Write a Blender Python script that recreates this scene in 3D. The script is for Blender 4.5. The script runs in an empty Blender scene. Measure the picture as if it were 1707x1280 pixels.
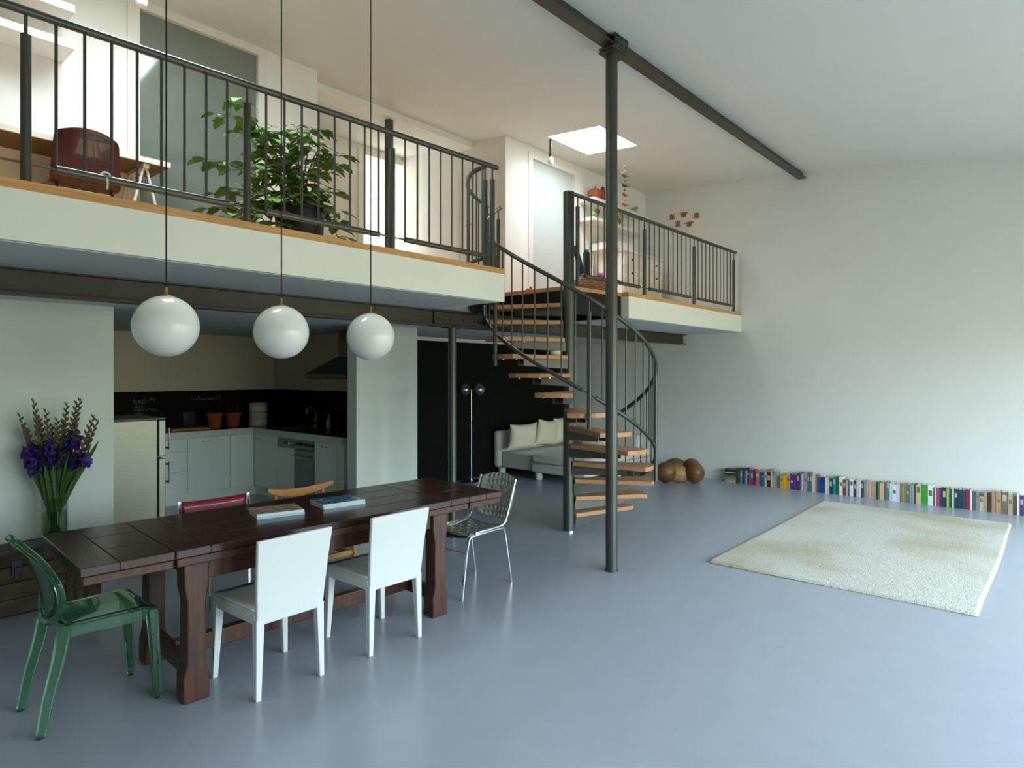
import bpy, bmesh, math, random
from math import sin, cos, pi, radians, hypot, atan2, sqrt
from mathutils import Vector, Matrix
random.seed(11)
SC = bpy.context.scene
COL = SC.collection
DATA = bpy.data

# ------------------------------------------------------------------ camera numbers (metres; X along the gallery, Y towards the kitchen)
FPX, U0, V0, EYE = 1062.0, 853.5, 622.0, 1.62
AZ = radians(41.09)
FW = (cos(AZ), sin(AZ)); RT = (sin(AZ), -cos(AZ))

def ray(u, v):
    x = (u - U0) / FPX
    return FW[0] + x * RT[0], FW[1] + x * RT[1], -(v - V0) / FPX
def atY(u, v, Y):
    d = ray(u, v); t = Y / d[1]; return Vector((t * d[0], Y, EYE + t * d[2]))
def atX(u, v, X):
    d = ray(u, v); t = X / d[0]; return Vector((X, t * d[1], EYE + t * d[2]))

# ------------------------------------------------------------------ materials
def lin(c):
    if isinstance(c, str):
        c = [int(c[i:i + 2], 16) / 255 for i in (0, 2, 4)]
    return tuple((x / 12.92 if x <= .04045 else ((x + .055) / 1.055) ** 2.4) for x in c) + (1.0,)

MATS = {}
def mat(name, col, rough=.5, metal=0., spec=.5, var=0., scale=8., stretch=(1, 1, 1), bump=0., bscale=None,
        col2=None, trans=0., ior=1.45, coat=0., sheen=0., rvar=0.):
    if name in MATS: return MATS[name]
    m = DATA.materials.new(name); m.use_nodes = True
    nt = m.node_tree; b = nt.nodes['Principled BSDF']
    b.inputs['Base Color'].default_value = lin(col)
    b.inputs['Roughness'].default_value = rough
    b.inputs['Metallic'].default_value = metal
    b.inputs['Specular IOR Level'].default_value = spec
    b.inputs['IOR'].default_value = ior
    b.inputs['Transmission Weight'].default_value = trans
    b.inputs['Coat Weight'].default_value = coat
    b.inputs['Sheen Weight'].default_value = sheen
    if var or col2 or bump or rvar:
        tc = nt.nodes.new('ShaderNodeTexCoord'); mp = nt.nodes.new('ShaderNodeMapping')
        mp.inputs['Scale'].default_value = stretch
        nt.links.new(tc.outputs['Object'], mp.inputs['Vector'])
        nz = nt.nodes.new('ShaderNodeTexNoise'); nz.inputs['Scale'].default_value = scale
        nz.inputs['Detail'].default_value = 6
        nt.links.new(mp.outputs['Vector'], nz.inputs['Vector'])
        if var or col2:
            rp = nt.nodes.new('ShaderNodeValToRGB')
            c = lin(col)
            if col2: a, d = c, lin(col2)
            else:
                a = tuple(max(0, x * (1 - var)) for x in c[:3]) + (1,)
                d = tuple(min(1, x * (1 + var)) for x in c[:3]) + (1,)
            rp.color_ramp.elements[0].position = .32; rp.color_ramp.elements[0].color = a
            rp.color_ramp.elements[1].position = .68; rp.color_ramp.elements[1].color = d
            nt.links.new(nz.outputs['Fac'], rp.inputs['Fac'])
            nt.links.new(rp.outputs['Color'], b.inputs['Base Color'])
        if rvar:
            mr = nt.nodes.new('ShaderNodeMapRange')
            mr.inputs['To Min'].default_value = rough - rvar; mr.inputs['To Max'].default_value = rough + rvar
            nt.links.new(nz.outputs['Fac'], mr.inputs['Value'])
            nt.links.new(mr.outputs['Result'], b.inputs['Roughness'])
        if bump:
            n2 = nz
            if bscale:
                n2 = nt.nodes.new('ShaderNodeTexNoise'); n2.inputs['Scale'].default_value = bscale
                n2.inputs['Detail'].default_value = 4
                nt.links.new(mp.outputs['Vector'], n2.inputs['Vector'])
            bp = nt.nodes.new('ShaderNodeBump'); bp.inputs['Strength'].default_value = bump
            bp.inputs['Distance'].default_value = .02
            nt.links.new(n2.outputs['Fac'], bp.inputs['Height'])
            nt.links.new(bp.outputs['Normal'], b.inputs['Normal'])
    MATS[name] = m
    return m

def trans_mat(name, col, rough, ft=.55):
    """frosted glass: translucent sheet with a soft reflection"""
    m = mat(name, col, rough, spec=.6)
    nt = m.node_tree; b = nt.nodes['Principled BSDF']; o = nt.nodes['Material Output']
    t = nt.nodes.new('ShaderNodeBsdfTranslucent'); t.inputs['Color'].default_value = lin(col)
    mx = nt.nodes.new('ShaderNodeMixShader'); mx.inputs['Fac'].default_value = ft
    nt.links.new(b.outputs[0], mx.inputs[1]); nt.links.new(t.outputs[0], mx.inputs[2]); nt.links.new(mx.outputs[0], o.inputs['Surface'])
    return m

def clear_mat(name, tint, gloss=.12, rough=.02):
    """thin clear glass: transparent with a fresnel reflection"""
    if name in MATS: return MATS[name]
    m = DATA.materials.new(name); m.use_nodes = True
    nt = m.node_tree; nt.nodes.clear()
    o = nt.nodes.new('ShaderNodeOutputMaterial'); mx = nt.nodes.new('ShaderNodeMixShader')
    t = nt.nodes.new('ShaderNodeBsdfTransparent'); g = nt.nodes.new('ShaderNodeBsdfGlossy')
    lw = nt.nodes.new('ShaderNodeLayerWeight'); lw.inputs['Blend'].default_value = gloss
    t.inputs['Color'].default_value = lin(tint); g.inputs['Roughness'].default_value = rough
    mn = nt.nodes.new('ShaderNodeMath'); mn.operation = 'MINIMUM'; mn.inputs[1].default_value = .3
    nt.links.new(lw.outputs['Fresnel'], mn.inputs[0]); nt.links.new(mn.outputs[0], mx.inputs['Fac'])
    nt.links.new(t.outputs[0], mx.inputs[1]); nt.links.new(g.outputs[0], mx.inputs[2])
    nt.links.new(mx.outputs[0], o.inputs['Surface'])
    MATS[name] = m
    return m

WHITE = mat('white_plaster', 'E0E1DC', .85, var=.012, scale=3, bump=.03, bscale=60)
CEIL = mat('ceiling_plaster', 'DCDDD8', .9, var=.012, scale=2)
LOFTW = mat('loft_plaster', 'EAE7E1', .85, var=.012, scale=3)
FASC = mat('fascia_paint', 'EDEDDF', .7, var=.012, scale=2)
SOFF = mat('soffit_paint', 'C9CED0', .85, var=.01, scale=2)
BLACKW = mat('black_wall_paint', '0D0E0C', .75, spec=.2, var=.1, scale=3)
CHALKB = mat('chalkboard_paint', '080908', .7, spec=.2, var=.1, scale=3)
FLOOR = mat('poured_resin_floor', 'A2A9B3', .27, var=.02, scale=5, spec=.5)
STEEL = mat('raw_dark_steel', '585A55', .42, metal=.75, var=.12, scale=5, stretch=(1, 1, .4), rvar=.08)
STEELB = mat('brown_beam_paint', '4A463C', .55, metal=.2, var=.1, scale=5)
BLKSTEEL = mat('black_steel_plate', '181813', .5, metal=.4, var=.12, scale=4)
CHROME = mat('chrome', 'D8DADA', .12, metal=1.)
ALU = mat('brushed_aluminium', 'B9BBB4', .26, metal=1., var=.05, scale=20, stretch=(1, 8, 1))
ALUB = mat('satin_aluminium', 'B4B6A8', .34, metal=.25)
INOX = mat('stainless_steel', '7E7C6E', .40, metal=.9, var=.05, scale=6, stretch=(1, 1, 14))
OAKEDGE = mat('oak_edge', 'C08A4E', .5, col2='D9A566', scale=7, stretch=(.5, 14, 14))
LOFTFLOOR = mat('loft_oak_floor', 'B9895A', .5, col2='C99B68', scale=5, stretch=(.6, 10, 1))
TREADW = mat('beech_tread', 'B9835A', .42, col2='CC9A6E', scale=6, stretch=(1.5, 14, 6))
DARKWOOD = mat('dark_stained_wood', '2A140A', .26, col2='482411', scale=5, stretch=(1, 11, 9), bump=.04, coat=.1)
DARKWOODV = mat('dark_stained_leg_wood', '3A2015', .36, col2='5A3322', scale=5, stretch=(10, 9, .8), bump=.05)
CHESTW = mat('old_chest_wood', '3A2C22', .65, col2='5C4938', scale=4, stretch=(.8, 8, 8), bump=.2)
PLASTICW = mat('white_plastic', 'E2E4E0', .38)
GREENP = mat('green_clear_plastic', '8CCFA4', .05, trans=.95, ior=1.35)
REDL = mat('red_leather', '8A1626', .3, coat=.3, bump=.05, bscale=40)
CHAIRW = mat('honey_wood', 'B5793E', .42, col2='C98D50', scale=6, stretch=(1, 10, 10))
OPAL = mat('opal_glass', 'EEEEE8', .5, spec=.3, coat=.9)
BRASS = mat('brass', 'C09A4A', .25, metal=1.)
CABLE = mat('black_cable', '1C1A1A', .6)
LACQ = mat('white_lacquer', 'E8F1E4', .16, coat=.3)
WTOP = mat('worktop_laminate', 'D4DACE', .3)
WTOPT = mat('worktop_dark_top', '2A2C2A', .22)
OVENGL = mat('oven_glass', '3C4A46', .06, coat=.5)
BLKPL = mat('black_plastic', '141413', .35)
TERRA = mat('terracotta', '9A4A2A', .8, var=.1, scale=10)
CREAM = mat('cream_enamel', 'CFCBAE', .25)
LEAF = mat('leaf_green', '3A6624', .45, col2='739F46', scale=9)
LEAFD = mat('gladiolus_leaf', '2C4A1C', .5, col2='4C6B2A', scale=12, stretch=(1, 1, .2))
BUD = mat('gladiolus_bud', '566034', .6, col2='6B4A3A', scale=14)
PETAL = mat('purple_petal', '2C1258', .55, col2='482286', scale=14)
SOFAF = mat('sofa_linen', 'D0CEC2', .95, sheen=.2, var=.03, scale=30, bump=.15, bscale=160)
CUSHF = mat('cushion_cotton', 'E4DCC0', .95, sheen=.2, var=.02, scale=20, bump=.1, bscale=30)
RUGM = mat('cream_wool', 'DAD8CA', 1., sheen=.3, var=.11, scale=70, bump=1., bscale=110, spec=.1)
def rug_stains(m):
    nt = m.node_tree; b = nt.nodes['Principled BSDF']; src = b.inputs['Base Color'].links[0].from_socket
    tc = nt.nodes.new('ShaderNodeTexCoord'); n = nt.nodes.new('ShaderNodeTexNoise'); n.inputs['Scale'].default_value = .95; n.inputs['Detail'].default_value = 2
    mr = nt.nodes.new('ShaderNodeMapRange'); mr.inputs['From Min'].default_value = .48; mr.inputs['From Max'].default_value = .68; mr.inputs['To Max'].default_value = .8
    mx = nt.nodes.new('ShaderNodeMix'); mx.data_type = 'RGBA'; mx.blend_type = 'MULTIPLY'; mx.inputs['B'].default_value = lin('DDCFAE')
    nt.links.new(tc.outputs['Object'], n.inputs['Vector']); nt.links.new(n.outputs['Fac'], mr.inputs['Value']); nt.links.new(mr.outputs['Result'], mx.inputs['Factor'])
    nt.links.new(src, mx.inputs['A']); nt.links.new(mx.outputs['Result'], b.inputs['Base Color'])
rug_stains(RUGM)
SCULPT = mat('brown_leatherwood', '553619', .42, col2='835A32', scale=3, stretch=(1, 1, 3), bump=.05)
SCULPTL = mat('pale_leatherwood', '96704A', .5, col2='AE8A5E', scale=5, stretch=(4, 4, 1))
FROST = mat('frosted_pane', '6C756D', .10, var=.06, scale=2, spec=.9, coat=1., ior=1.7)
FROSTB = mat('frosted_pane_pale', 'C4CAC8', .3, var=.02, scale=2, coat=.4)
SMOKE = mat('smoked_mirror_glass', '8A8C8C', .06, metal=.9)
REDPLY = mat('red_brown_plywood', '35100C', .3, col2='4E1812', scale=4, stretch=(6, 1, 1), coat=.3)
DESKU = mat('desk_white', 'E6E2DA', .5)
DESKB = mat('desk_raw_underside', '7A6448', .7, var=.05, scale=5, stretch=(1, 10, 1))
WICK = mat('wicker', '7A5434', .8, col2='A57A50', scale=40)
PAPER = mat('paper_pages', 'DDD8C6', .9, var=.05, scale=60)
CHALK = mat('white_chalk', '7D7F79', .95)
BIRDC = mat('rust_bird_card', 'A05A36', .7)

def plain(hexcol, rough=.55):
    return mat('paint_' + hexcol.lower(), hexcol, rough, var=.05, scale=25)

# ------------------------------------------------------------------ mesh builder
class MB:
    def __init__(s): s.bm = bmesh.new()
    def face(s, pts):
        vs = [s.bm.verts.new(p) for p in pts]
        return s.bm.faces.new(vs)
    def loops(s, rings, close=True, cap0=True, cap1=True):
        """bridge a list of rings of points"""
        R = [[s.bm.verts.new(p) for p in r] for r in rings]
        n = len(R[0])
        for a, b in zip(R[:-1], R[1:]):
            for i in range(n if close else n - 1):
                j = (i + 1) % n
                try: s.bm.faces.new((a[i], a[j], b[j], b[i]))
                except ValueError: pass
        if close and cap0 and n > 2: s.bm.faces.new(list(reversed(R[0])))
        if close and cap1 and n > 2: s.bm.faces.new(R[-1])
        return s
    def box(s, a, b, M=None):
        x0, y0, z0 = a; x1, y1, z1 = b
        r0 = [(x0, y0, z0), (x1, y0, z0), (x1, y1, z0), (x0, y1, z0)]
        r1 = [(x, y, z1) for x, y, _ in r0]
        if M: r0 = [M @ Vector(p) for p in r0]; r1 = [M @ Vector(p) for p in r1]
        return s.loops([r0, r1])
    def taper(s, c0, s0, c1, s1):
        """square bar between two centres with (sx, sy) sizes"""
        q = [(-.5, -.5), (.5, -.5), (.5, .5), (-.5, .5)]
        return s.loops([[(c0[0] + a * s0[0], c0[1] + b * s0[1], c0[2]) for a, b in q],
                        [(c1[0] + a * s1[0], c1[1] + b * s1[1], c1[2]) for a, b in q]])
    def tube(s, pts, r, seg=10, closed=False, flat=1.0):
        pts = [Vector(p) for p in pts]
        n = len(pts); rings = []
        rr = r if isinstance(r, (list, tuple)) else [r] * n
        N = None
        for i, p in enumerate(pts):
            if closed: t = pts[(i + 1) % n] - pts[i - 1]
            elif i == 0: t = pts[1] - pts[0]
            elif i == n - 1: t = pts[-1] - pts[-2]
            else: t = (pts[i + 1] - p).normalized() + (p - pts[i - 1]).normalized()
            t.normalize()
            if N is None:
                N = t.cross(Vector((0, 0, 1)))
                if N.length < .05: N = t.cross(Vector((1, 0, 0)))
            N = (N - t * N.dot(t)).normalized()
            B = t.cross(N)
            rings.append([p + (N * cos(2 * pi * k / seg) + B * sin(2 * pi * k / seg) * flat) * rr[i] for k in range(seg)])
        if closed: rings.append(rings[0])
        return s.loops(rings, cap0=not closed, cap1=not closed)
    def cyl(s, p0, p1, r0, r1=None, seg=16):
        return s.tube([p0, p1], [r0, r0 if r1 is None else r1], seg)
    def lathe(s, prof, seg=24, c=(0, 0, 0), sx=1., sy=1.):
        return s.loops([[(c[0] + max(r, .0004) * cos(2 * pi * k / seg) * sx, c[1] + max(r, .0004) * sin(2 * pi * k / seg) * sy, c[2] + z)
                         for k in range(seg)] for r, z in prof])
    def sphere(s, c, r, seg=24, rings=14, sc=(1, 1, 1), M=None):
        R = []
        for i in range(rings + 1):
            a = -pi / 2 + pi * i / rings
            ring = []
            for k in range(seg):
                p = Vector((max(cos(a), .002) * cos(2 * pi * k / seg) * r * sc[0], max(cos(a), .002) * sin(2 * pi * k / seg) * r * sc[1], sin(a) * r * sc[2]))
                if M: p = M @ p
                ring.append(Vector(c) + p)
            R.append(ring)
        return s.loops(R)
    def prism(s, poly, z0, z1, M=None):
        r0 = [Vector((x, y, z0)) for x, y in poly]; r1 = [Vector((x, y, z1)) for x, y in poly]
        if M: r0 = [M @ p for p in r0]; r1 = [M @ p for p in r1]
        return s.loops([r0, r1])
    def grid(s, fn, nu, nv):
        V = [[s.bm.verts.new(fn(i / nu, j / nv)) for i in range(nu + 1)] for j in range(nv + 1)]
        for j in range(nv):
            for i in range(nu):
                s.bm.faces.new((V[j][i], V[j][i + 1], V[j + 1][i + 1], V[j + 1][i]))
        return s

def link(o, parent=None, off=None):
    COL.objects.link(o)
    if parent is not None: o.parent = parent
    return o

def part(mb, name, m, parent=None, smooth=True, bevel=0., solid=0., sub=0, off=None, bseg=2, angle=35):
    bm = mb.bm
    if off is not None: bmesh.ops.translate(bm, verts=bm.verts, vec=-Vector(off))
    bmesh.ops.recalc_face_normals(bm, faces=bm.faces)
    me = DATA.meshes.new(name); bm.to_mesh(me); bm.free()
    if isinstance(m, (list, tuple)):
        for x in m: me.materials.append(x)
    else: me.materials.append(m)
    if smooth:
        for p in me.polygons: p.use_smooth = True
        try: me.set_sharp_from_angle(angle=radians(angle))
        except Exception: pass
    o = DATA.objects.new(name, me); link(o, parent)
    if solid:
        md = o.modifiers.new('solid', 'SOLIDIFY'); md.thickness = solid; md.offset = 0
    if bevel:
        md = o.modifiers.new('bevel', 'BEVEL'); md.width = bevel; md.segments = bseg; md.limit_method = 'ANGLE'; md.angle_limit = radians(40)
        md.harden_normals = False
    if sub:
        md = o.modifiers.new('sub', 'SUBSURF'); md.levels = sub; md.render_levels = sub
    return o

def thing(name, label, cat, loc=(0, 0, 0), rz=0., group=None):
    o = DATA.objects.new(name, None); COL.objects.link(o)
    o.empty_display_size = .1
    o.location = loc; o.rotation_euler = (0, 0, rz)
    return tag(o, label, cat, group)
def tag(o, label, cat, group=None):
    o['label'] = label; o['category'] = cat
    if group: o['group'] = group
    return o
def struct(mb, name, m, **k):
    o = part(mb, name, m, **k); o['kind'] = 'structure'; return o
def dup(o, parent=None):
    c = o.copy(); COL.objects.link(c)
    if parent is not None: c.parent = parent
    for ch in [x for x in DATA.objects if x.parent == o]: dup(ch, c)
    return c
def rebase(mb, L):
    return mb

# ------------------------------------------------------------------ setting
XW, YF = 9.42, 3.67          # right wall, gallery front
XL, YN = -1.7, -2.1         # left end wall, street window wall
ZS, ZB, ZT = 2.235, 2.475, 2.52   # gallery underside, white/oak line, gallery floor
ZK = 2.14                    # lower soffit over kitchen and lounge
P = (5.313, 3.861)           # spiral stair pole

def zceil(x, y):
    zb = 4.33 + .011 * x
    return zb + (y - 2.8) * (.105 - .004 * x) if y >= 2.8 else zb - (2.8 - y) * .125

m_ = MB(); m_.box((XL - .1, YN - .1, -.1), (XW + .1, 9.0, 0)); struct(m_, 'floor', FLOOR, smooth=False)

# ceiling with two square skylight openings
SKY = [(1.25, 2.33, 3.92, 4.86), (6.25, 7.12, 4.1, 4.86)]
xs = [XL, 0, 1.25, 2.33, 4.4, 6.25, 7.12, 8.3, XW]; ys = [YN, 0, 2.8, 3.92, 4.1, 4.86, 5.5, 7.5]
m_ = MB()
for i in range(len(xs) - 1):
    for j in range(len(ys) - 1):
        cx, cy = (xs[i] + xs[i + 1]) / 2, (ys[j] + ys[j + 1]) / 2
        if any(a < cx < b and c < cy < d for a, b, c, d in SKY): continue
        m_.face([(x, y, zceil(x, y)) for x, y in ((xs[i], ys[j]), (xs[i], ys[j + 1]), (xs[i + 1], ys[j + 1]), (xs[i + 1], ys[j]))])
bmesh.ops.remove_doubles(m_.bm, verts=m_.bm.verts, dist=.001)
struct(m_, 'ceiling', CEIL, smooth=False, solid=.02)
for n, (a, b, c, d) in enumerate(SKY):
    m_ = MB()
    for (p, q) in (((a, c), (b, c)), ((b, c), (b, d)), ((b, d), (a, d)), ((a, d), (a, c))):
        m_.face([(p[0], p[1], zceil(*p)), (q[0], q[1], zceil(*q)), (q[0], q[1], 4.85), (p[0], p[1], 4.85)])
    struct(m_, 'window_%d' % (n + 1), CEIL, smooth=False, solid=.02)

def wall(name, a, b, m): 
    w = MB(); w.box(a, b); return struct(w, name, m, smooth=False)
m_ = MB(); m_.prism([(YN, 0), (5.28, 0), (7.2, 0), (7.2, ZK), (7.2, 5.0), (YN, 5.0)], XW, XW + .12, Matrix(((0, 0, 1, 0), (1, 0, 0, 0), (0, 1, 0, 0), (0, 0, 0, 1))))
struct(m_, 'wall_right', WHITE, smooth=False)
wall('wall_left', (XL - .12, YN, 0), (XL, 9.0, 5.0), WHITE)
# street side: piers, sill and lintel around tall panes
WIN = [(.9, 2.1), (2.4, 4.5), (4.75, 6.85), (7.1, 8.7)]  # leftmost opening is an unseen extra, added to bring light to the kitchen
m_ = MB()
m_.box((XL, YN - .12, 0), (XW, YN, .06)); m_.box((XL, YN - .12, 2.45), (XW, YN, 4.6))
px_ = XL
for a, b in WIN + [(XW, XW)]:
    m_.box((px_, YN - .12, .06), (a, YN, 2.45)); px_ = b
struct(m_, 'wall_front', WHITE, smooth=False)
for n, (a, b) in enumerate(WIN):
    m_ = MB()
    for x in (a, (a + b) / 2 - .03, b - .06): m_.box((x, YN - .09, .06), (x + .06, YN - .02, 2.45))
    for z in (.06, 1.8, 2.39): m_.box((a, YN - .09, z), (b, YN - .02, z + .06))
    struct(m_, 'window_%d' % (n + 3), STEEL, smooth=False)
# ground floor rear walls
DWALL = mat('dining_wall_green_cast', 'DFE5DA', .85, var=.01, scale=3)  # white walls; green light from plants outside is tinted into this colour
wall('wall_dining', (XL, 5.63, 0), (1.71, 5.79, ZS), DWALL)
wall('wall_pier', (3.97, 5.63, 0), (4.80, 5.79, ZS), DWALL)
KWALL = mat('kitchen_wall_paint', 'D8CBB2', .85)
wall('wall_kitchen_side', (4.76, 5.79, 0), (4.84, 8.9, ZK), KWALL)
wall('wall_kitchen_back', (XL, 8.8, 0), (4.8, 8.92, ZK), KWALL)
wall('wall_lounge_back', (4.84, 6.95, 0), (XW, 7.07, 2.09), BLACKW)
wall('trim_1', (4.84, 6.945, 2.09), (XW, 7.07, ZK), WHITE)
m_ = MB(); m_.box((XW - .012, YN, 0), (XW, 6.95, .055)); struct(m_, 'baseboard_right', mat('baseboard_white', 'D4D8D8', .5), smooth=False)

# gallery slab with rounded stair opening
EDGE = [(4.11, 3.67), (4.085, 3.80), (4.075, 3.93), (4.11, 4.06), (4.19, 4.18), (4.29, 4.28), (4.41, 4.38), (4.55, 4.47),
        (4.72, 4.57), (4.88, 4.66), (5.04, 4.73), (5.2, 4.79), (5.36, 4.82)]
XR = 6.18
poly = [(XL, YF)] + EDGE + [(XR, 4.82), (XR, YF), (XW, YF), (XW, 7.4), (XL, 7.4)]
def slab(pl, z0, z1, ysplit=None):
    s = MB(); bm = s.bm
    lo = [bm.verts.new((x, y, z0)) for x, y in pl]; hi = [bm.verts.new((x, y, z1)) for x, y in pl]
    bm.faces.new(list(reversed(lo))); bm.faces.new(hi)
    for i in range(len(pl)):
        j = (i + 1) % len(pl); bm.faces.new((lo[i], lo[j], hi[j], hi[i]))
    bmesh.ops.triangulate(bm, faces=[f for f in bm.faces if len(f.verts) > 4])
    return s
struct(slab(poly, ZS, ZB), 'ceiling_gallery_underside', FASC, smooth=False)
struct(slab(poly, ZB, ZT), 'floor_gallery', OAKEDGE, smooth=False)
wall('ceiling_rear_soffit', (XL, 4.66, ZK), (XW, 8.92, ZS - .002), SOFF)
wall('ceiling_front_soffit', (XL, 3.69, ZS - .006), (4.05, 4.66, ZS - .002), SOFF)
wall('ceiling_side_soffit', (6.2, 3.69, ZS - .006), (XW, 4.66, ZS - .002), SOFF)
# dark steel liner of the round opening
m_ = MB(); pts = EDGE[1:]
m_.loops([[(x, y, ZS - .012) for x, y in pts], [(x, y, ZB - .01) for x, y in pts]], close=False)
o = struct(m_, 'trim_2', BLKSTEEL, solid=.016)

# upper rear walls
ZU = ZT
def upw(name, x0, x1, y0, y1, z0=ZU, z1=5.0, m=LOFTW): return wall(name, (x0, y0, z0), (x1, y1, z1), m)
D3 = (5.25, 5.96)
G1 = (1.885, 2.872)     # frosted panel, left
upw('wall_gallery_left', XL, G1[0], 5.6, 5.75)
upw('wall_gallery_over_panel', G1[0], G1[1], 5.6, 5.75, z0=4.54)
upw('wall_gallery_stub', G1[1], 3.49, 5.6, 7.3)
wall('trim_3', (3.49, 5.85, 4.56), (6.36, 6.1, 5.0), LOFTW)
upw('wall_recess_back', 3.49, D3[0], 7.3, 7.4); upw('wall_recess_right', D3[1], 6.2, 7.3, 7.4); upw('wall_recess_over_door', D3[0], D3[1], 7.3, 7.4, z0=4.63)
G2 = (6.46, 7.40); D3 = (5.25, 5.96)
upw('wall_gallery_pier', 5.93, G2[0], 5.28, 7.3)
upw('wall_gallery_right', G2[1], XW, 5.28, 5.4)
upw('wall_gallery_over_door', G2[0], G2[1], 5.28, 5.4, z0=4.43)
for nm, (x0, x1), y, zt, mm in (('door_1', G1, 5.6, 4.54, FROST), ('door_2', G2, 5.28, 4.43, FROSTB)):
    fr = MB()
    fr.box((x0 - .09, y - .012, ZU), (x0, y + .002, zt + .08)); fr.box((x1, y - .012, ZU), (x1 + .09, y + .002, zt + .08))
    fr.box((x0, y - .012, zt), (x1, y + .002, zt + .08))
    d = struct(fr, nm, DESKU, smooth=False)
    pn = MB(); pn.box((x0, y + .03, ZU), (x1, y + .045, zt)); part(pn, 'frosted_pane', mm, d, smooth=False)
# recess door: white flush glazed door with handle, and one in the side wall
fr = MB(); y = 7.3
for a, b in ((D3[0] - .08, D3[0]), (D3[1], D3[1] + .09)): fr.box((a, y - .02, ZU), (b, y, 4.70))
fr.box((D3[0], y - .02, 4.63), (D3[1], y, 4.70))
d = struct(fr, 'door_3', DESKU, smooth=False)
pn = MB(); pn.box((D3[0], y - .012, ZU), (D3[1], y - .002, 4.62))
part(pn, 'door_leaf', trans_mat('backlit_frosted_leaf', 'F4F2EC', .3), d, smooth=False)
hd = MB(); hd.cyl((5.90, y - .012, 3.55), (5.90, y - .06, 3.55), .009); hd.cyl((5.90, y - .06, 3.55), (5.79, y - .06, 3.55), .009)
part(hd, 'handle', CHROME, d)
fr = MB()
for a, b in ((5.40, 5.46), (6.09, 6.16)): fr.box((5.915, a, ZU), (5.93, b, 4.30))
fr.box((5.915, 5.46, 4.24), (5.93, 6.09, 4.30))
d = struct(fr, 'door_4', DESKU, smooth=False)
pn = MB(); pn.box((5.920, 5.76, ZU), (5.929, 6.09, 4.24)); part(pn, 'door_leaf', DESKU, d, smooth=False)
pn = MB(); pn.box((5.922, 5.46, ZU), (5.928, 5.76, 4.24)); part(pn, 'glass_pane', mat('pale_glass', 'E4EAE8', .12, coat=.6), d, smooth=False)
hd = MB(); hd.cyl((5.92, 5.82, 3.55), (5.87, 5.82, 3.55), .009); hd.cyl((5.87, 5.82, 3.55), (5.87, 5.93, 3.55), .009); part(hd, 'handle', CHROME, d)

# ------------------------------------------------------------------ steelwork
def ibeam(x0, x1, yc, z0, z1, w, tf=.012, tw=.012, dz=0.):
    s = MB()
    for (ya, yb, za, zb) in ((-w / 2, w / 2, z0, z0 + tf), (-w / 2, w / 2, z1 - tf, z1), (-tw / 2, tw / 2, z0 + tf, z1 - tf)):
        s.loops([[(x0, yc + ya, za), (x0, yc + yb, za), (x0, yc + yb, zb), (x0, yc + ya, zb)],
                 [(x1, yc + ya, za + dz), (x1, yc + yb, za + dz), (x1, yc + yb, zb + dz), (x1, yc + ya, zb + dz)]])
    return s
t = thing('ceiling_beam', 'long dark steel beam crossing the white ceiling above the tall column', 'beam', (4.477, 2.8, 4.24))
part(ibeam(XL, XW - .01, 2.80, 4.185, 4.31, .11, dz=.155), 'beam', STEEL, t, off=(4.477, 2.8, 4.24), smooth=False)
s = MB(); s.box((4.36, 2.73, 4.236), (4.62, 2.87, 4.25)); s.box((4.40, 2.735, 4.262), (4.60, 2.75, 4.362))
part(s, 'splice_plate', STEEL, t, off=(4.477, 2.8, 4.24), smooth=False)
for x in (4.43, 4.49, 4.56):
    for z in (4.29, 4.34):
        s = MB(); s.cyl((x, 2.735, z), (x, 2.722, z), .01, seg=6); part(s, 'bolt', STEEL, t, off=(4.477, 2.8, 4.24))

t = thing('steel_column', 'tall slim steel column standing free on the floor in front of the spiral stair', 'column', (4.477, 2.82, 0))
s = MB(); s.cyl((0, 0, .008), (0, 0, 4.232), .049, seg=28); part(s, 'shaft', STEEL, t)
s = MB(); s.cyl((0, 0, .0), (0, 0, .009), .054, seg=28); part(s, 'base_ring', STEEL, t)
s = MB(); s.box((-.09, -.07, 4.226), (.09, .07, 4.236)); part(s, 'cap_plate', STEEL, t, smooth=False)

YB = 4.61
t = thing('gallery_beam', 'brown painted steel beam running under the gallery above the kitchen opening', 'beam', (4.4, YB, 2.1))
part(ibeam(XL, XW - .005, YB, 2.075, 2.232, .13), 'beam', STEELB, t, off=(4.4, YB, 2.1), smooth=False)
s = MB(); s.box((4.12, YB - .03, 2.095), (4.72, YB - .006, 2.215)); part(s, 'splice_plate', STEELB, t, off=(4.4, YB, 2.1), smooth=False)
for x in (4.17, 4.33, 4.51, 4.66):
    s = MB(); s.cyl((x, YB - .03, 2.145), (x, YB - .042, 2.145), .013, seg=6); part(s, 'bolt', STEELB, t, off=(4.4, YB, 2.1))
t = thing('gallery_column', 'grey steel column under the gallery beside the floor lamp and black wall', 'column', (4.385, YB, 0))
s = MB(); s.cyl((0, 0, .006), (0, 0, 2.068), .042, seg=24); part(s, 'shaft', STEEL, t)
s = MB(); s.box((-.1, -.065, 2.066), (.1, .065, 2.076)); part(s, 'cap_plate', STEELB, t, smooth=False)
s = MB(); s.box((-.06, -.06, 0), (.06, .06, .008)); part(s, 'base_plate', STEEL, t, smooth=False)
t = thing('upper_column', 'dark steel post on the gallery rising to the lintel before the white door', 'column', (4.645, 5.95, ZT))
s = MB(); s.cyl((0, 0, .005), (0, 0, 4.56 - ZT), .05, seg=20); part(s, 'shaft', STEEL, t)
s = MB(); s.cyl((0, 0, 0), (0, 0, .006), .07, seg=20); part(s, 'base_ring', STEEL, t)

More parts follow.
